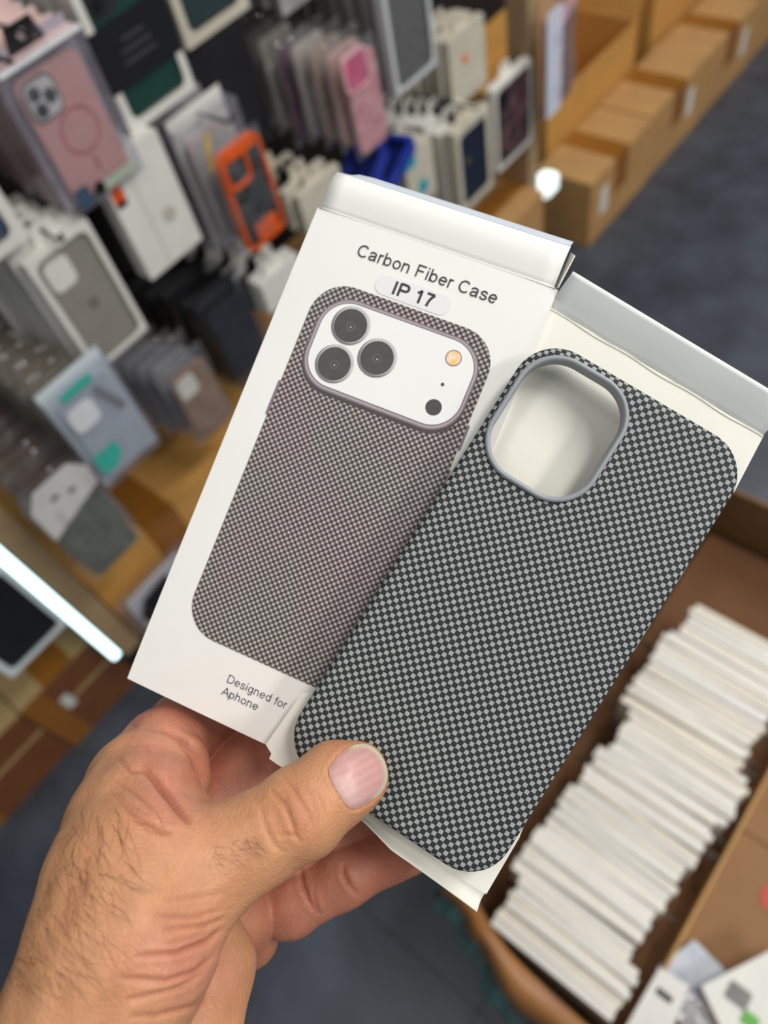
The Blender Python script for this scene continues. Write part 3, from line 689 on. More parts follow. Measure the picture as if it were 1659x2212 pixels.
# loose packs in the near right corner
def lying(name, label, quad, z, m, h=.012):
    P = [on_z(px, py, z) for px, py in quad]; c = np.mean(P, 0)
    t = thing(name, label, 'pack' if 'bag' in name else 'box', (c[0], c[1], z - h))
    loc = [(p[0] - c[0], p[1] - c[1]) for p in P]
    ar = sum(loc[i][0] * loc[(i+1) % 4][1] - loc[(i+1) % 4][0] * loc[i][1] for i in range(4))
    if ar < 0: loc = loc[::-1]
    obj('body', MB().prism(loc, [], 0, h, 'xy'), m, t); return t, c
t, c = lying('labelled_bag', 'clear pack with pale blue label lying in the bin corner', [(1420, 2090), (1500, 2030), (1580, 2110), (1490, 2170)], .325, mat('pale_blue_label', srgb(176, 184, 196), .4, .06, 60, col2=srgb(196, 202, 210)))
t, c = lying('white_flat_box', 'white flat box with green spot at the lower right corner', [(1515, 2130), (1700, 2035), (1800, 2230), (1610, 2330)], .36, white_card)
for px, py, r_, m_ in ((1595, 2150, .011, grey_card), (1620, 2205, .008, mat('leaf_green_print', srgb(90, 170, 60), .5, .05, 60))):
    p = on_z(px, py, .361); obj('print_patch', MB().prism(rrect(0, 0, 2*r_, 2.4*r_, r_ * .3, 4), [], 0, .0008, 'xy'), m_, t, (p[0] - c[0], p[1] - c[1], .012))
t, c = lying('white_card_box', 'white slim box with small grey print beside the green spotted box', [(1340, 2240), (1425, 2090), (1490, 2130), (1420, 2300)], .36, mat('row_cool', srgb(214, 214, 212)))
p = on_z(1435, 2150, .361); obj('print_patch', MB().prism(rrect(0, 0, .008, .02, .002, 3), [], 0, .0008, 'xy'), dark_card, t, (p[0] - c[0], p[1] - c[1], .012))
t, c = lying('clear_parts_bag', 'crumpled clear bag between the two white boxes at lower right', [(1455, 2170), (1530, 2120), (1600, 2230), (1500, 2290)], .345, clear('crumpled_bag', body=.25, rough=.12, bump=.8), .02)
# ================================================================ things held in the hand
def rotv(r):
    r = np.array(r, float); th = np.linalg.norm(r); k = r / th
    K = np.array([[0,-k[2],k[1]],[k[2],0,-k[0]],[-k[1],k[0],0]])
    return np.eye(3) + math.sin(th) * K + (1 - math.cos(th)) * K @ K
def frame(t, r):
    """pose relative to the eye (mm) -> world matrix; local x right, y up, z towards the eye"""
    Ri = RW @ rotv(r) @ np.diag([1, -1, -1.0]); p = EYE_P + RW @ (np.array(t) / 1000)
    M = Matrix.Identity(4)
    for i in range(3):
        for j in range(3): M[i][j] = Ri[i, j]
        M[i][3] = p[i]
    return M
M_CASE = frame([39.57, 29.16, 236.15], [-.0283, .0953, .5608])
M_BOX = frame([-16.22, -7.493, 258.0], [-.0242, .1617, .3859])
M_OPEN = frame([43.10, 26.97, 250.0], [-.0355, .0248, .5546])
def held(name, label, cat, M):
    o = bpy.data.objects.new(name, None); COL.objects.link(o); o.empty_display_size = 0.02; o.matrix_world = M
    return tag(o, label, cat)
mm = 0.001
def S(pts): return [tuple(c * mm for c in p) for p in pts]

paper = mat('white_card', srgb(243, 242, 236), 0.45, 0.012, 25, bump=0.05, bscale=60, spec=0.35)
paper_in = mat('uncoated_card', srgb(240, 238, 226), 0.75, 0.015, 40, bump=0.04, bscale=300, spec=0.2)
ink = mat('dark_print', srgb(62, 60, 66), 0.6, 0.15, 800)
ink_blue = mat('navy_print', srgb(42, 40, 66), 0.6, 0.12, 800)
M_WEAVE = checker('woven_grey_checks', 1.53 * mm, srgb(160, 164, 163), srgb(50, 52, 53), 0.55)
M_PRINT = checker('printed_checks', 1.105 * mm, srgb(188, 178, 177), srgb(82, 72, 72), 0.5,
                  tone=((0.92, 1.0, 0.95), (1.0, 0.95, 0.95)))
grey_rubber = mat('grey_silicone', srgb(150, 155, 159), 0.38, 0.03, 80)
dark_rubber = mat('charcoal_lining', srgb(48, 50, 54), 0.6, 0.06, 80)

# ---- phone case
case = held('phone_case', 'charcoal and grey checkered phone case with rounded camera cutout under the thumb', 'phone case', M_CASE)
cw, ch, cr = 76.0, 155.4, 14.0
hole = rrect(-17.7, 53.8, 34.4, 40.0, 12.2, 10)
hole = [p for p in hole]
mb = MB()
flat_in = 2.4
NS = 12
top = rrect(0, 0, cw - 2*flat_in, ch - 2*flat_in, cr - flat_in, NS)
loops = []
for k in range(6):
    a = k / 5 * math.pi / 2; ins = flat_in * (1 - math.sin(a)); z = -flat_in * (1 - math.cos(a))
    loops.append([(x, y, z) for x, y in rrect(0, 0, cw - 2*ins, ch - 2*ins, cr - ins, NS)])
loops.append([(x, y, -10.4) for x, y in rrect(0, 0, cw - 0.6, ch - 0.6, cr - .3, NS)])
loops.append([(x, y, -10.8) for x, y in rrect(0, 0, cw - 1.6, ch - 1.6, cr - .8, NS)])
loops.append([(x, y, -10.4) for x, y in rrect(0, 0, cw - 3.2, ch - 3.2, cr - 1.6, NS)])
loops.append([(x, y, -1.6) for x, y in rrect(0, 0, cw - 3.2, ch - 3.2, cr - 1.6, NS)])
n = len(top)
vs = [p for l in loops for p in l]
fs = [(k*n+i, k*n+(i+1) % n, (k+1)*n+(i+1) % n, (k+1)*n+i) for k in range(len(loops)-1) for i in range(n)]
hv = len(vs); nh = len(hole)
vs += [(x, y, 0) for x, y in hole] + [(x, y, -1.6) for x, y in hole]
for z, off, hoff in ((0, 0, hv), ((-1.6), (len(loops)-1)*n, hv + nh)):
    lo = loops[0] if z == 0 else loops[-1]
    tris = tessellate_polygon([[Vector((p[0], p[1], 0)) for p in lo], [Vector((x, y, 0)) for x, y in hole]])
    for t in tris: fs.append(tuple((off + i) if i < n else (hoff + i - n) for i in t))
fs += [(hv+i, hv+(i+1) % nh, hv+nh+(i+1) % nh, hv+nh+i) for i in range(nh)]
mb.add(S(vs), fs)
shell = obj('case_shell', mb, M_WEAVE, case)
for p in shell.data.polygons: p.use_smooth = abs(p.normal.z) < 0.999
# raised grey lip round the camera cutout
mb = MB(); prof = []
for k in range(9):
    a = math.pi * k / 8; prof.append((0.85 * math.cos(a), 0.9 * math.sin(a) + 0.45))
prof = [(0.85, -0.4)] + prof + [(-0.85, -4.6), (-0.3, -4.6)]
N2 = 12; base = []
for off, z in prof:
    g = 0.72 + off
    base.append([(x, y, z) for x, y in rrect(-17.7, 53.8, 34.4 + 2*g - 0.2, 40.0 + 2*g - 0.2, 12.2 + g, N2)])
nn = len(base[0])
mb.add(S([p for l in base for p in l]), [(k*nn+i, k*nn+(i+1) % nn, (k+1)*nn+(i+1) % nn, (k+1)*nn+i) for k in range(len(base)-1) for i in range(nn)])
obj('camera_ring', mb, grey_rubber, case, smooth=True)['label'] = 'raised grey ring round the camera cutout'
# lining inside the case, side buttons
mb = MB(); mb.prism(S(rrect(0, 0, cw - 4, ch - 4, cr - 2, 8)), [S(hole)], -2.0 * mm, -1.62 * mm, 'xy')
obj('lining', mb, dark_rubber, case)
for y0, y1 in ((8, 18), (32, 40)):
    mb = MB(); mb.prism(S(rrect(0, 0, 1.4, y1 - y0, .6, 4)), [], -6.6 * mm, -3.6 * mm, 'xy')
    obj('side_button', mb, mat('silver_button', srgb(235, 235, 232), 0.25, 0.02, 50, metal=.3), case, (37.75 * mm, (y0 + y1) / 2 * mm, 0))

# ---- printed box
box = held('phone_case_box', 'white card box printed with a checkered phone case, behind the real case', 'box', M_BOX)
BW, BH, BT, CT = 87.2, 175.6, 6.0, 0.35
def slab(pts, z0, z1, hs=()): return MB().prism(S(pts), [S(h) for h in hs], z0 * mm, z1 * mm, 'xy')
hw, hh = BW / 2, BH / 2
# front panel: very slightly bowed sheet
def front(u, v):
    x = (u - .5) * BW; y = (v - .5) * BH
    z = -0.9 * ((2*u - 1) ** 4) * 0.5 - 0.5 * ((2*v - 1) ** 6)
    return (x * mm, y * mm, z * mm)
mb = MB().grid(front, 24, 40); nfr = len(mb.v)
mb.add([(x, y, z - CT * mm) for x, y, z in mb.v[:nfr]], [tuple(reversed(f)) for f in mb.f[:24*40]])
obj('front_panel', mb, paper, box, smooth=True, fix=False)
obj('back_panel', slab(rect(-hw, hw, -hh, hh), -BT - CT, -BT), paper, box)
for s in (-1, 1):
    obj('side_panel', MB().box(*(c * mm for c in ((s*hw - .35, s*hw, -hh, hh, -BT, -1.1) if s > 0 else (-hw, -hw + .35, -hh, hh, -BT, -1.1)))), paper, box)
obj('bottom_panel', MB().box(*(c * mm for c in (-hw + .4, hw - .4, -hh, -hh + .35, -BT, -1.1))), paper, box)
# lid standing up from the top fold, curling back into the tuck flap
def lid(u, v):
    # along v: crease, flat lid, rounded shoulder
    side = 1.5 if v > 0 else 0.6
    x = (u - .5) * (BW - 2 * side)
    L = 13.2
    if v < 0.12: y, z = v / .12 * 1.0, -0.45 - .5 * math.sin(math.pi * v / .12)
    else:
        t = (v - .12) / .88; y = 1.0 + t * L; z = -0.5 + 1.6 * math.sin(t * math.pi * .55) - 2.8 * t ** 4
    droop = 0.9 * (u - .1) * v
    return (x * mm, (hh + y + droop) * mm, z * mm)
def thick(fn, nu, nv, t):
    mb = MB().grid(fn, nu, nv); k = len(mb.v); nf = nu * nv
    mb.add([(x, y, z - t * mm) for x, y, z in mb.v[:k]], [tuple(reversed(f)) for f in mb.f[:nf]])
    a = nu + 1
    ed = [i for i in range(nu)] 
    fs = [(i + 1, i, k + i, k + i + 1) for i in range(nu)] + [(nv*a + i, nv*a + i + 1, k + nv*a + i + 1, k + nv*a + i) for i in range(nu)]
    fs += [(j*a, (j+1)*a, k + (j+1)*a, k + j*a) for j in range(nv)] + [((j+1)*a + nu, j*a + nu, k + j*a + nu, k + (j+1)*a + nu) for j in range(nv)]
    mb.f += fs
    return mb
obj('lid', thick(lid, 16, 22, .35), paper, box, smooth=True, fix=False)
def tuck(u, v):
    x = (u - .5) * (BW - 3.4); c = (2*u - 1)
    y = hh + 14.1 + .9 * (u - .1) + 4.2 * v * (1 - .9 * max(0, -c - .86) / .14) + .1; z = -1.6 - 6.0 * v
    return (x * mm, y * mm, z * mm)
obj('tuck_flap', thick(tuck, 16, 4, .3), mat('cool_grey_card', srgb(206, 214, 222), .6, .01, 30), box, smooth=True, fix=False)
# side dust flap peeping out at the right of the lid
mb = MB().add(S([(43.2, 88.4, -.8), (44.3, 100.5, -1.6), (42.6, 102.2, -4.5), (41.9, 89.5, -4.5), (43.5, 88.4, -1.0), (44.6, 100.5, -1.8), (42.9, 102.2, -4.8), (42.2, 89.5, -4.8)]),
              [(0, 1, 2, 3), (7, 6, 5, 4), (0, 4, 5, 1), (1, 5, 6, 2), (2, 6, 7, 3), (3, 7, 4, 0)])
obj('dust_flap', mb, paper_in, box)
# -- flat print on the front panel (thin ink layers)
def ink_shape(name, outer, z, material, holes=(), parent=None):
    o = obj(name, slab(outer, z, z + 0.03, holes), material, parent or box); return o
pic = ink_shape('printed_case', rrect(0.4, 1.2, 65.2, 129.2, 12.5, 12), 0.02, M_PRINT)
pic['label'] = 'printed picture of a mauve-grey checkered case'
ZP = 0.06
mauve = mat('mauve_print', srgb(176, 164, 168), .5, .04, 60)
mauve_d = mat('dark_mauve_print', srgb(128, 116, 121), .5, .05, 60)
plate = mat('white_print', srgb(244, 243, 239), .45, .01, 40)
lensm = mat('lens_print', srgb(74, 72, 72), .5, .08, 300)
PX, PY = 0.9, 45.8
shade = mat('shadow_print', srgb(74, 66, 68), .5, .08, 200)
ink_shape('printed_plateau_edge', rrect(PX, PY - .9, 58.6, 33.4, 11.6, 12), ZP, shade, parent=pic)
ink_shape('printed_plateau_rim', rrect(PX, PY, 58.2, 32.6, 11.6, 12), ZP + .04, mauve_d, parent=pic)
ink_shape('printed_plateau_rim', rrect(PX, PY, 57.2, 31.6, 11.1, 12), ZP + .08, mauve, parent=pic)
ink_shape('printed_plateau_rim', rrect(PX, PY + .1, 55.8, 30.2, 10.4, 12), ZP + .12, mauve_d, parent=pic)
ink_shape('printed_plateau', rrect(PX, PY + .1, 55.0, 29.4, 10.0, 12), ZP + .16, plate, parent=pic)
ring_l = mat('lens_ring_print', srgb(196, 194, 190), .4, .05, 200)
ring_d = mat('lens_ring_dark_print', srgb(120, 118, 116), .4, .1, 200)
for x, y in ((-16.6, 53.1), (-3.9, 46.0), (-16.9, 39.1)):
    ink_shape('printed_lens_ring', circ(x + .25, y + .2, 6.85, 40), ZP + .2, mat('pale_ring_print', srgb(222, 221, 217), .4, .02, 100), parent=pic)
    ink_shape('printed_lens_ring', circ(x, y, 6.6, 40), ZP + .24, ring_d, parent=pic)
    ink_shape('printed_lens_ring', circ(x + .35, y + .45, 6.25, 40), ZP + .28, ring_l, parent=pic)
    ink_shape('printed_lens', circ(x + .1, y + .1, 5.75, 40), ZP + .32, lensm, parent=pic)
    ink_shape('printed_glint', circ(x + .25, y - .1, 1.5, 20), ZP + .36, mat('glint_print', srgb(112, 110, 112), .5, .1, 300), [circ(x + .25, y - .1, 1.3, 20)], parent=pic)
    ink_shape('printed_glint', circ(x + .35, y - .3, .22, 10), ZP + .36, plate, parent=pic)
ink_shape('printed_flash_ring', circ(20.3, 54.9, 2.75, 28), ZP + .2, mauve_d, parent=pic)
ink_shape('printed_flash', circ(20.3, 54.9, 2.4, 28), ZP + .24, mat('flash_print', srgb(250, 196, 120), .5, .1, 500, col2=srgb(250, 236, 222)), parent=pic)
ink_shape('printed_microphone', circ(20.2, 45.5, .62, 16), ZP + .2, lensm, parent=pic)
ink_shape('printed_sensor', circ(20.3, 37.4, 2.75, 28), ZP + .2, lensm, parent=pic)
for x, y0, y1 in ((-32.5, 15.0, 27.5), (33.4, 27.0, 36.0), (33.4, 6.0, 20.0)):
    ink_shape('printed_side_button', rrect(x, (y0 + y1) / 2, .9, y1 - y0, .4, 4), 0.01, mauve_d, parent=pic)
def lettering(name, s, x, y, w, material, z=0.03, stroke=.115, parent=None):
    o = obj(name, text_mesh(s, w * mm, stroke), material, parent or box); o.location = (x * mm, y * mm, z * mm); return o
lettering('printed_title', 'Carbon Fiber Case', -24.1, 76.3, 50.4, ink)
lettering('printed_note', 'Designed for', -9.9, -74.2, 22.2, ink_blue, .03, .095)
lettering('printed_note', 'Aphone', -10.2, -78.7, 13.6, ink_blue, .03, .095)
st = obj('model_sticker', slab(rrect(-.6, 70.2, 27.0, 7.0, 3.4, 8), 0.02, 0.1), mat('clear_sticker', srgb(236, 236, 236), .45, .01, 50), box)
st['label'] = 'clear rounded sticker reading IP 17'
lettering('sticker_lettering', 'IP 17', -7.6, 68.0, 14.6, ink, 0.12, .2, st)

# ---- opened box the case lies on
opn = held('opened_box', 'opened out plain white box panel with raised flaps beneath the real phone case', 'box', M_OPEN)
pan = [(-40.8, 86.6), (41.3, 86.6), (42.6, 66), (39.6, 58), (39.4, -56), (41.2, -66), (41.5, -86.6), (37.9, -86.4), (-37.2, -87.4), (-40.4, -87.2), (-40.6, -85.5), (-43.7, -84.0), (-42.6, -64), (-37.6, -60), (-37.8, 10), (-39.4, 24), (-39.6, 60), (-42.4, 64)]
obj('panel', slab(pan, -.4, 0), paper_in, opn)
# top flap folded up towards the viewer
def tflap(u, v):
    x = -40.6 + u * 81.6 + (.8 * v if u < .5 else -.3 * v); a = math.radians(40)
    wob = .25 * math.sin(u * 17) * (1 - v)
    y = 86.6 + 13.6 * v * math.cos(a) + wob; z = 13.6 * v * math.sin(a) + .5 * math.sin(v * 3.1)
    return (x * mm, y * mm, z * mm)
obj('top_flap', thick(tflap, 20, 8, .4), mat('grey_white_card', srgb(236, 238, 236), .6, .012, 30), opn, smooth=True, fix=False)
def crease(u, v):
    return ((-40.6 + 81.8 * u) * mm, (85.6 + .25 * math.sin(u * 21) + .8 * v) * mm, (.05 + .45 * math.sin(v * math.pi)) * mm)
obj('top_crease', MB().grid(crease, 40, 6), paper_in, opn, smooth=True, fix=False)
# bottom flap: curls under the thumb, opens to the right
def bflap(u, v):
    x = -20 + 61 * u
    reach = 1.0 + 2.6 * min(1, max(0, (u - .26) / .2)) + 2.4 * u * u
    curl = math.sin(v * math.pi * .5)
    y = -86.4 - reach * v; z = -2.4 * math.sin(v * math.pi) * (1 - .6 * u) + 1.6 * v * v
    if u > .97: x += .4 * v
    return (x * mm, y * mm, z * mm)
obj('bottom_flap', thick(bflap, 40, 10, .35), paper_in, opn, smooth=True, fix=False)
# ================================================================ hand
def seg_points(chain):
    out = []
    for px, py, d, r in chain:
        d = d * mm; out.append((at(px, py, d), r * d / F_PX))
    return out
VOX = 0.0006
H_CH = {
 'arm':   [(-150, 3060, 172, 228), (60, 2560, 184, 212), (110, 2420, 190, 206), (268, 2035, 204, 200), (295, 1900, 213, 188), (298, 1790, 228, 152), (302, 1695, 243, 113)],
 'thumb': [(330, 1962, 207, 182), (405, 1908, 211, 124), (480, 1853, 214, 109), (560, 1809, 216, 97), (648, 1756, 218, 96), (728, 1692, 224, 88), (768, 1676, 227, 72)],
 'web':   [(300, 1745, 238, 105), (362, 1792, 226, 74)],
 'heel':  [(370, 1960, 236, 112), (455, 2088, 242, 94), (395, 2280, 226, 116)],
 'palm':  [(330, 1830, 246, 120), (420, 1880, 262, 92), (500, 1900, 272, 70)],
 'lobe':  [(325, 1640, 256, 70), (390, 1650, 258, 58), (402, 1690, 254, 48), (400, 1745, 246, 36)],
 'index': [(318, 1668, 255, 100), (352, 1622, 268, 88), (405, 1572, 284, 79), (512, 1517, 294, 74), (640, 1440, 296, 68)],
 'middle':[(430, 1790, 270, 80), (535, 1672, 284, 86), (655, 1575, 292, 80), (760, 1490, 292, 72)],
 'ringb': [(420, 1800, 266, 66), (505, 1760, 274, 60)],
 'ring':  [(500, 1890, 288, 60), (560, 1925, 284, 60), (624, 1955, 275, 65), (740, 1893, 277, 64), (875, 1826, 282, 60), (905, 1812, 283, 52)],
 'mid2':  [(560, 1880, 280, 66), (640, 1840, 283, 62), (780, 1768, 286, 58)],
 'little':[(430, 1950, 258, 80), (520, 1980, 268, 68), (536, 2026, 278, 60), (532, 2034, 284, 60)],
}
pts_all = [(p, r) for c in H_CH.values() for p, r in seg_points(c)]
lo = np.min([p - r for p, r in pts_all], 0) - 0.004; hi = np.max([p + r for p, r in pts_all], 0) + 0.004
dims = np.ceil((hi - lo) / VOX).astype(int) + 1
axs = [(lo[i] + VOX * np.arange(dims[i])).astype(np.float32) for i in range(3)]
def chain_sdf(chain, A):
    best = None
    P = seg_points(chain)
    for (a, ra), (b, rb) in zip(P[:-1], P[1:]):
        ab = (b - a).astype(np.float32); L2 = float(ab @ ab)
        X = A[0][:, None, None] - np.float32(a[0]); Y = A[1][None, :, None] - np.float32(a[1]); Z = A[2][None, None, :] - np.float32(a[2])
        t = np.clip((X * ab[0] + Y * ab[1] + Z * ab[2]) / np.float32(L2), 0, 1)
        d = np.sqrt((X - t*ab[0])**2 + (Y - t*ab[1])**2 + (Z - t*ab[2])**2) - (np.float32(ra) + t * np.float32(rb - ra))
        best = d if best is None else smin(best, d, 0.003)
    return best
def join(name, k):
    """blend one chain into the field, inside its own bounds only"""
    P = seg_points(H_CH[name]); m_ = k + 0.004
    b0 = np.min([p - r for p, r in P], 0) - m_; b1 = np.max([p + r for p, r in P], 0) + m_
    i0 = np.clip(np.floor((b0 - lo) / VOX).astype(int), 0, dims - 1); i1 = np.clip(np.ceil((b1 - lo) / VOX).astype(int) + 1, 1, dims)
    sl = tuple(slice(i0[a], i1[a]) for a in range(3))
    D[sl] = smin(D[sl], chain_sdf(H_CH[name], [axs[a][sl[a]] for a in range(3)]), k)
def smin(a, b, k):
    h = np.maximum(k - np.abs(a - b), 0) / k
    return np.minimum(a, b) - h * h * np.float32(k * 0.25)
D = np.full(tuple(dims), 0.05, np.float32)
for nm, k in (('arm', .0001), ('thumb', .006), ('web', .007), ('palm', .006), ('heel', .0016), ('lobe', .0025), ('index', .0016),
              ('middle', .0016), ('ringb', .0016), ('ring', .0008), ('mid2', .0008), ('little', .0008)):
    join(nm, k)
def surface_nets(D, lo, h):
    s = D < 0
    nx, ny, nz = D.shape
    cnt = np.zeros((nx-1, ny-1, nz-1), np.int8)
    for i in (0, 1):
        for j in (0, 1):
            for k in (0, 1): cnt += s[i:nx-1+i, j:ny-1+j, k:nz-1+k]
    act = np.argwhere((cnt > 0) & (cnt < 8))
    idx = -np.ones(cnt.shape, np.int32); idx[tuple(act.T)] = np.arange(len(act))
    acc = np.zeros((len(act), 3)); num = np.zeros(len(act))
    cs = [(i, j, k) for i in (0, 1) for j in (0, 1) for k in (0, 1)]
    for a in cs:
        for ax in range(3):
            if a[ax]: continue
            b = list(a); b[ax] = 1
            va = D[tuple((act + a).T)]; vb = D[tuple((act + b).T)]
            c = (va < 0) != (vb < 0); t = np.where(c, va / np.where(c, va - vb, 1), 0)
            p = np.tile(np.array(a, float), (len(act), 1)); p[:, ax] = t
            acc[c] += p[c]; num[c] += 1
    V = lo + h * (act + acc / num[:, None])
    quads = []
    for ax in range(3):
        o1, o2 = (ax + 1) % 3, (ax + 2) % 3
        sl = [slice(None)] * 3; sl[ax] = slice(0, -1); sh = [slice(None)] * 3; sh[ax] = slice(1, None)
        cr = np.argwhere(s[tuple(sl)] != s[tuple(sh)])
        cr = cr[(cr[:, o1] > 0) & (cr[:, o2] > 0) & (cr[:, o1] < D.shape[o1] - 1) & (cr[:, o2] < D.shape[o2] - 1)]
        e1 = np.zeros(3, int); e1[o1] = 1; e2 = np.zeros(3, int); e2[o2] = 1
        q = np.stack([idx[tuple((cr - e1 - e2).T)], idx[tuple((cr - e2).T)], idx[tuple(cr.T)], idx[tuple((cr - e1).T)]], 1)
        flip = ~s[tuple(sl)][tuple(cr.T)]
        q[flip] = q[flip][:, ::-1]
        quads.append(q)
    return V, np.concatenate(quads)
HV, HQ = surface_nets(D, lo, VOX)
del D
for it in range(3):       # light relaxing of the voxel steps
    acc = np.zeros_like(HV); num = np.zeros(len(HV))
    for a, b in ((0, 1), (1, 2), (2, 3), (3, 0)):
        np.add.at(acc, HQ[:, a], HV[HQ[:, b]]); np.add.at(num, HQ[:, a], 1)
        np.add.at(acc, HQ[:, b], HV[HQ[:, a]]); np.add.at(num, HQ[:, b], 1)
    HV = HV * .45 + .55 * acc / num[:, None]
def vnormals(V, Q):
    n = np.cross(V[Q[:, 2]] - V[Q[:, 0]], V[Q[:, 3]] - V[Q[:, 1]]); out = np.zeros_like(V)
    for k in range(4): np.add.at(out, Q[:, k], n)
    return out / (np.linalg.norm(out, axis=1)[:, None] + 1e-12)
HN = vnormals(HV, HQ)
q = (HV - EYE_P) @ RW
PXY = np.stack([CX + F_PX * q[:, 0] / q[:, 2], CY + F_PX * q[:, 1] / q[:, 2]], 1); DEP = q[:, 2]
facing = -np.einsum('ij,ij->i', HN, (HV - EYE_P) / np.linalg.norm(HV - EYE_P, axis=1)[:, None])
front_ok = np.clip((facing - 0.05) / 0.3, 0, 1)
def pdist(poly):
    best = np.full(len(PXY), 1e9); par = np.zeros(len(PXY)); n = len(poly) - 1
    for i in range(n):
        a = np.array(poly[i], float); b = np.array(poly[i+1], float); ab = b - a
        t = np.clip(((PXY - a) @ ab) / (ab @ ab), 0, 1); d = np.linalg.norm(PXY - a - t[:, None] * ab, axis=1)
        k = d < best; best[k] = d[k]; par[k] = (i + t[k]) / n
    return best, par
def z2(pts): return [(x / 2.37, 1480 + y / 2.37) for x, y in pts]
def z3(pts): return [(400 + x / 2.765, 1480 + y / 2.765) for x, y in pts]
def z7(pts): return [(560 + x / 2.765, 1440 + y / 2.765) for x, y in pts]
nail_out = z7([(412,612),(432,580),(470,530),(515,490),(565,466),(615,458),(660,468),(705,500),(740,548),(760,600),(766,650),(758,700),(735,745),(695,785),(640,822),(590,848),(555,852),(525,838),(490,790),(450,725),(420,660)])
nail_fold = nail_out[9:] + nail_out[:6]
CREASES = [
 (nail_fold, 3.2, .4, (190, 240)),  # skin folds: polyline, half width (px), depth (mm), depth range (mm)
 (z3([(585,550),(640,620),(690,700),(740,790),(750,870)]), 5, .42, (190, 232)),
 (z3([(520,640),(600,720),(640,820),(660,890),(700,960)]), 5, .5, (190, 232)),
 (z3([(455,740),(480,850),(530,950),(610,1015)]), 6, .3, (190, 232)),
 (z3([(770,600),(825,690),(845,800)]), 5, .25, (190, 232)),
 (z3([(520,640),(560,690),(640,690)]), 4, .22, (190, 232)),
 (z3([(560,900),(620,890),(690,910)]), 4, .25, (190, 232)),
 (z3([(690,560),(760,640),(800,760),(800,860)]), 4, .2, (190, 232)),
 (z3([(940,1080),(950,1130),(975,1190),(1040,1262)]), 5, .8, (255, 300)),
 (z3([(685,1080),(700,1190),(740,1290),(800,1390)]), 5, .7, (255, 300)),
 (z3([(760,1230),(790,1330),(810,1380)]), 4, .35, (255, 300)),
 (z2([(700,1390),(900,1370),(1060,1310),(1150,1230)]), 6, .75, (180, 230)),
 (z2([(620,1500),(850,1515),(1000,1465),(1120,1360)]), 6, .6, (180, 230)),
 (z2([(850,1245),(1050,1230),(1170,1185)]), 5, .5, (180, 230)),
 (z2([(600,1625),(750,1590),(920,1545),(1090,1440)]), 6, .45, (180, 230)),
 (z2([(800,1175),(1000,1185),(1160,1145)]), 5, .35, (180, 230)),
 (z2([(560,1700),(800,1690),(1000,1640),(1070,1560)]), 6, .45, (180, 230)),
 (z2([(850,1095),(1000,1085),(1190,1060)]), 5, .25, (180, 230)),
 (z2([(820,1330),(960,1300),(1090,1255)]), 5, .35, (180, 230)),
 (z2([(600,590),(720,680),(830,745),(910,760)]), 6, .55, (190, 262)),
 (z2([(560,470),(700,560),(810,650)]), 5, .35, (190, 262)),
 (z2([(560,540),(700,630),(800,700)]), 5, .25, (190, 262)),
 (z2([(600,370),(670,440),(750,445)]), 5, .5, (200, 270)),
 (z2([(700,290),(740,310),(770,360)]), 5, .3, (200, 270)),
 (z2([(740,420),(800,490),(880,590),(990,735)]), 9, 1.6, (200, 275)),
 (z2([(840,235),(900,260),(960,305),(1030,350)]), 6, 1.3, (220, 285)),
 (z2([(640,640),(760,740),(860,770)]), 5, .3, (190, 262)),
 (z2([(660,690),(760,700),(840,735)]), 4, .22, (190, 262)),
 (z2([(870,500),(905,580),(915,660)]), 8, .5, (220, 275)),
]
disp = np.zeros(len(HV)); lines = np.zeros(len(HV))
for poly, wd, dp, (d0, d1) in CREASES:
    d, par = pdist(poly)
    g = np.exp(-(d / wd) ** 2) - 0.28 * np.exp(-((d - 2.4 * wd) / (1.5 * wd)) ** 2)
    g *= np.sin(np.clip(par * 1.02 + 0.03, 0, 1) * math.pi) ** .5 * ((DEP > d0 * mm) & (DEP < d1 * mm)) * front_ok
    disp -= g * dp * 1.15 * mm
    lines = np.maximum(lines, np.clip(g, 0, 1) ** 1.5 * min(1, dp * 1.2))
def vnoise(P, s, seed):
    r = np.random.default_rng(seed); out = 0
    for k in range(6):
        w = r.normal(size=3) * s; out = out + np.sin(P @ w + r.uniform(0, 6.28))
    return out / 6
disp += vnoise(HV, 170, 3) * 0.0005 + vnoise(HV, 420, 5) * 0.00014
# thumb knuckle swelling and the flat of the nail
d, _ = pdist([(600, 1755), (650, 1745)]); disp += 0.0009 * np.exp(-(d / 55) ** 2) * front_ok * (DEP < 0.232)
HV = HV + HN * disp[:, None]
HN = vnormals(HV, HQ)
origin = at(268, 2035, 0.204)
hm = bpy.data.meshes.new('person_hand'); hm.from_pydata((HV - origin).tolist(), [], HQ.tolist()); hm.update()
hm.polygons.foreach_set('use_smooth', np.ones(len(hm.polygons), bool))
# skin tone: tan back of the hand, pink palm side, redder knuckles and folds; shade painted into creases and rear fingers
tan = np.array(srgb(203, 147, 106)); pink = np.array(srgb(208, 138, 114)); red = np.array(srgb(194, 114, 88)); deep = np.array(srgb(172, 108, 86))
colr = np.tile(tan, (len(HV), 1))
def blend(c, w):
    global colr
    colr = colr * (1 - w[:, None]) + c * w[:, None]
def spot(x, y, r): return np.exp(-(((PXY[:, 0] - x) ** 2 + (PXY[:, 1] - y) ** 2) / r ** 2))
finger_shade = np.clip((DEP - 0.246) / 0.016, 0, 1); blend(deep * .8 + pink * .2, finger_shade * .9)  # rear fingers tinted darker with depth: shade behind the boxes painted in
blend(pink, np.clip(spot(370, 1720, 85) * .9 + spot(330, 1590, 70) * .7, 0, 1))
blend(pink, np.clip(spot(400, 2080, 110) * .8 * (DEP < .235), 0, 1))
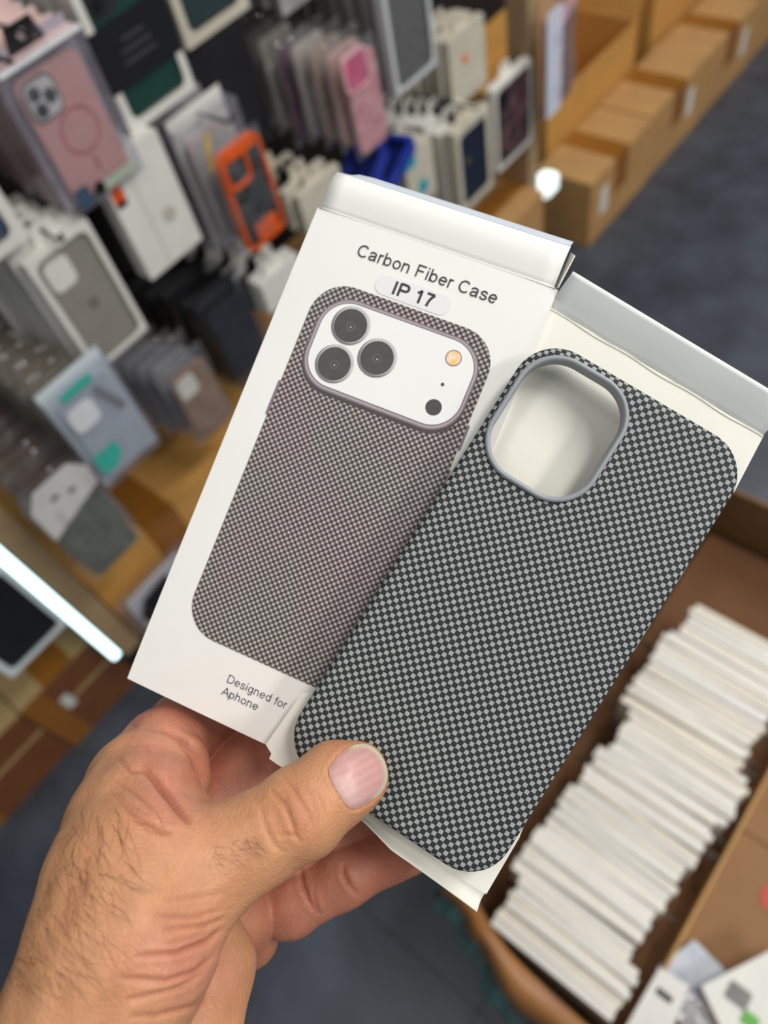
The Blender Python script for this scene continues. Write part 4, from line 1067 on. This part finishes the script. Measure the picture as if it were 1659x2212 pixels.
blend(red, np.clip(spot(640, 1760, 55) * .42, 0, 1) * (DEP < .24))
blend(red, np.clip(spot(425, 1665, 45) * .6 + spot(330, 1640, 30) * .4, 0, 1))
blend(red, np.clip(spot(840, 1860, 60) * .6, 0, 1) * (DEP > .25))
blend(red, np.clip(spot(740, 1610, 40) * .25 + spot(800, 1740, 40) * .25, 0, 1))
fold_shade = np.clip(-disp / 0.0006, 0, 1) * .45; blend(red * .75, fold_shade); blend(np.array(srgb(132, 76, 56)), lines * .36)  # folds darkened in colour: pigmented lines plus painted crease shade
colr *= (1 + 0.07 * vnoise(HV, 260, 9) + 0.05 * vnoise(HV, 900, 12))[:, None]
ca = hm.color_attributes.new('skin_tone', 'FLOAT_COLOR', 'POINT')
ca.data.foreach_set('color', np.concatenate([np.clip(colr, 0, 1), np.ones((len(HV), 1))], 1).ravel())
def skin_mat():
    m = bpy.data.materials.new('skin'); m.use_nodes = True; nt = m.node_tree; N = nt.nodes.new; L = nt.links.new
    b = nt.nodes['Principled BSDF']; b.inputs['Roughness'].default_value = 0.5; b.inputs['Specular IOR Level'].default_value = 0.4
    b.inputs['Subsurface Weight'].default_value = 0.18; b.inputs['Subsurface Radius'].default_value = (1, .35, .2); b.inputs['Subsurface Scale'].default_value = 0.0025
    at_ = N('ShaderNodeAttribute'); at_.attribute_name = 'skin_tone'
    tc = N('ShaderNodeTexCoord')
    nz = N('ShaderNodeTexNoise'); nz.inputs['Scale'].default_value = 420; nz.inputs['Detail'].default_value = 5; L(tc.outputs['Object'], nz.inputs['Vector'])
    vo = N('ShaderNodeTexVoronoi'); vo.inputs['Scale'].default_value = 1100; L(tc.outputs['Object'], vo.inputs['Vector'])
    mr = N('ShaderNodeMapRange'); mr.inputs[3].default_value = .88; mr.inputs[4].default_value = 1.1; L(nz.outputs['Fac'], mr.inputs[0])
    mx = N('ShaderNodeMix'); mx.data_type = 'RGBA'; mx.blend_type = 'MULTIPLY'; mx.inputs[0].default_value = 1
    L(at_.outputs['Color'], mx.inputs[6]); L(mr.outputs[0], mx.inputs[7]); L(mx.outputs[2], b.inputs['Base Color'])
    ad = N('ShaderNodeMath'); ad.operation = 'ADD'; L(nz.outputs['Fac'], ad.inputs[0]); L(vo.outputs['Distance'], ad.inputs[1])
    bp = N('ShaderNodeBump'); bp.inputs['Strength'].default_value = .3; bp.inputs['Distance'].default_value = .0005
    L(ad.outputs[0], bp.inputs['Height']); L(bp.outputs[0], b.inputs['Normal'])
    return m
hm.materials.append(skin_mat())
hand = bpy.data.objects.new('person_hand', hm); COL.objects.link(hand); hand.location = origin
tag(hand, 'bare left hand with hairy wrist, thumb pressing the checkered phone case', 'hand')
bvh = BVHTree.FromPolygons([tuple(v) for v in HV.tolist()], HQ.tolist())
def skin_hit(px, py):
    v = ray(px, py); h = bvh.ray_cast(Vector(EYE_P), Vector(v).normalized())
    return (np.array(h[0]), np.array(h[1])) if h[0] is not None else (None, None)
# ---- thumb nail: curved plate following the thumb

cen = np.mean(nail_out, 0)
K = 14; nv_, nf_ = [], []
def nail_pt(px, py, lift):
    p, nrm = skin_hit(px, py)
    if p is None: return None
    return p + (EYE_P - p) / np.linalg.norm(EYE_P - p) * lift
no = np.array(nail_out); dense = []
for i in range(len(no)):
    p0, p1, p2, p3 = no[i-1], no[i], no[(i+1) % len(no)], no[(i+2) % len(no)]
    for t in (0, .33, .67):
        dense.append(.5 * ((2*p1) + (-p0+p2)*t + (2*p0-5*p1+4*p2-p3)*t*t + (-p0+3*p1-3*p2+p3)*t**3))
dense = np.array(dense); nd = len(dense)
base_p, base_n = skin_hit(*cen)
nail_white = []
for k in range(K + 1):
    f = k / K
    for i in range(nd):
        x, y = cen + (dense[i] - cen) * f
        p = nail_pt(x, y, 0)
        if p is None: p = nv_[-1] if nv_ else base_p
        lift = 0.00055 * (1 - f ** 4) + 0.0001
        nv_.append(np.array(p) + np.array(base_n) * lift)
        ang = (dense[i] - cen); ang = ang / (np.linalg.norm(ang) + 1e-9)
        nail_white.append(max(0, min(1, (f - .84) / .05)) * max(0, min(1, (ang @ np.array([.92, -.39]) + .02) / .25)))
for k in range(K):
    for i in range(nd):
        a, b = k*nd + i, k*nd + (i+1) % nd
        nf_.append((a, b, b + nd, a + nd))
nm_ = bpy.data.meshes.new('thumb_nail'); nm_.from_pydata([tuple(p - origin) for p in nv_], [], nf_)
bm = bmesh.new(); bm.from_mesh(nm_); bmesh.ops.smooth_vert(bm, verts=bm.verts, factor=.5, use_axis_x=True, use_axis_y=True, use_axis_z=True); bmesh.ops.recalc_face_normals(bm, faces=bm.faces); bm.to_mesh(nm_); bm.free()
for p in nm_.polygons: p.use_smooth = True
na = nm_.color_attributes.new('nail_tone', 'FLOAT_COLOR', 'POINT')
pinkn = np.array(srgb(208, 158, 152)); lun = np.array(srgb(222, 190, 182)); wht = np.array(srgb(222, 210, 182))
nc = []
for i, w in enumerate(nail_white):
    q_ = dense[i % nd] * (i // nd) / K + cen * (1 - (i // nd) / K)
    l = math.exp(-((q_[0] - 722) ** 2 + (q_[1] - 1725) ** 2) / 45 ** 2)
    st_ = (q_ - cen) @ np.array([.48, .88]); c = (pinkn * (1 - .8*l) + lun * .8 * l) * (1 + .05 * math.sin(st_ * .33) + .02 * math.sin(st_ * .9 + 1)); nc += list(c * (1 - w) + wht * w) + [1.0]
na.data.foreach_set('color', nc)
nmat = bpy.data.materials.new('nail'); nmat.use_nodes = True
nt = nmat.node_tree; b = nt.nodes['Principled BSDF']; b.inputs['Roughness'].default_value = .38; b.inputs['Subsurface Weight'].default_value = .1; b.inputs['Subsurface Scale'].default_value = .001
a_ = nt.nodes.new('ShaderNodeAttribute'); a_.attribute_name = 'nail_tone'
tcn = nt.nodes.new('ShaderNodeTexCoord'); nzn = nt.nodes.new('ShaderNodeTexNoise'); nzn.inputs['Scale'].default_value = 500
nt.links.new(tcn.outputs['Object'], nzn.inputs['Vector']); bpn = nt.nodes.new('ShaderNodeBump'); bpn.inputs['Strength'].default_value = .12; bpn.inputs['Distance'].default_value = .0003
nt.links.new(nzn.outputs['Fac'], bpn.inputs['Height']); nt.links.new(bpn.outputs[0], b.inputs['Normal'])
nt.links.new(a_.outputs['Color'], b.inputs['Base Color']); nm_.materials.append(nmat)
nail = obj('thumb_nail', nm_, None, hand); nail['label'] = 'pink thumb nail with a pale free edge'
# ---- hair on wrist and thumb
hb = MB(); hr = random.Random(5)
def hair(px, py, ang, length, bend, w=0.000042):
    path = []; a = ang
    for k in range(7):
        p, nrm = skin_hit(px, py)
        if p is None: break
        path.append(p + nrm * (0.0001 + 0.0007 * math.sin(k / 6 * 2.2)))
        px += math.cos(a) * length / 6; py += math.sin(a) * length / 6; a += bend / 6
    if len(path) > 3: hb.tube([p - origin for p in path], w, 3, taper=.35)
def field(x, y):
    # lies down the arm on the left, sweeps towards the thumb on the right
    u = min(1, max(0, (x - 60) / 250))
    return math.radians(68 - 50 * u * u + (20 if y < 1830 else 0) - (y - 1950) * .12)
for k in range(330):
    x = hr.uniform(20, 345); y = hr.uniform(1745, 2130)
    edge = 170 - (y - 1740) * .43
    if x < edge + 4: continue
    if (x - edge) > 175 + hr.uniform(-60, 20): continue
    hair(x, y, field(x, y) + hr.gauss(0, .3), hr.uniform(40, 105), hr.gauss(.15, .7))
for k in range(26):
    x = hr.uniform(455, 560); y = 1850 - (x - 455) * .25 + hr.uniform(-22, 26)
    hair(x, y, math.radians(hr.gauss(20, 28)), hr.uniform(22, 46), hr.gauss(.1, .5))
for k in range(14):
    x = hr.uniform(275, 335); y = 1590 - (x - 262) * .95 + hr.uniform(4, 26)
    hair(x, y, math.radians(hr.gauss(-75, 25)), hr.uniform(18, 36), hr.gauss(0, .5))
ho = obj('arm_hair', hb, mat('dark_brown_hair', srgb(96, 66, 46), .5, .2, 400), hand, fix=False)
ho['kind'] = 'stuff'; ho['label'] = 'fine dark hair on the wrist'
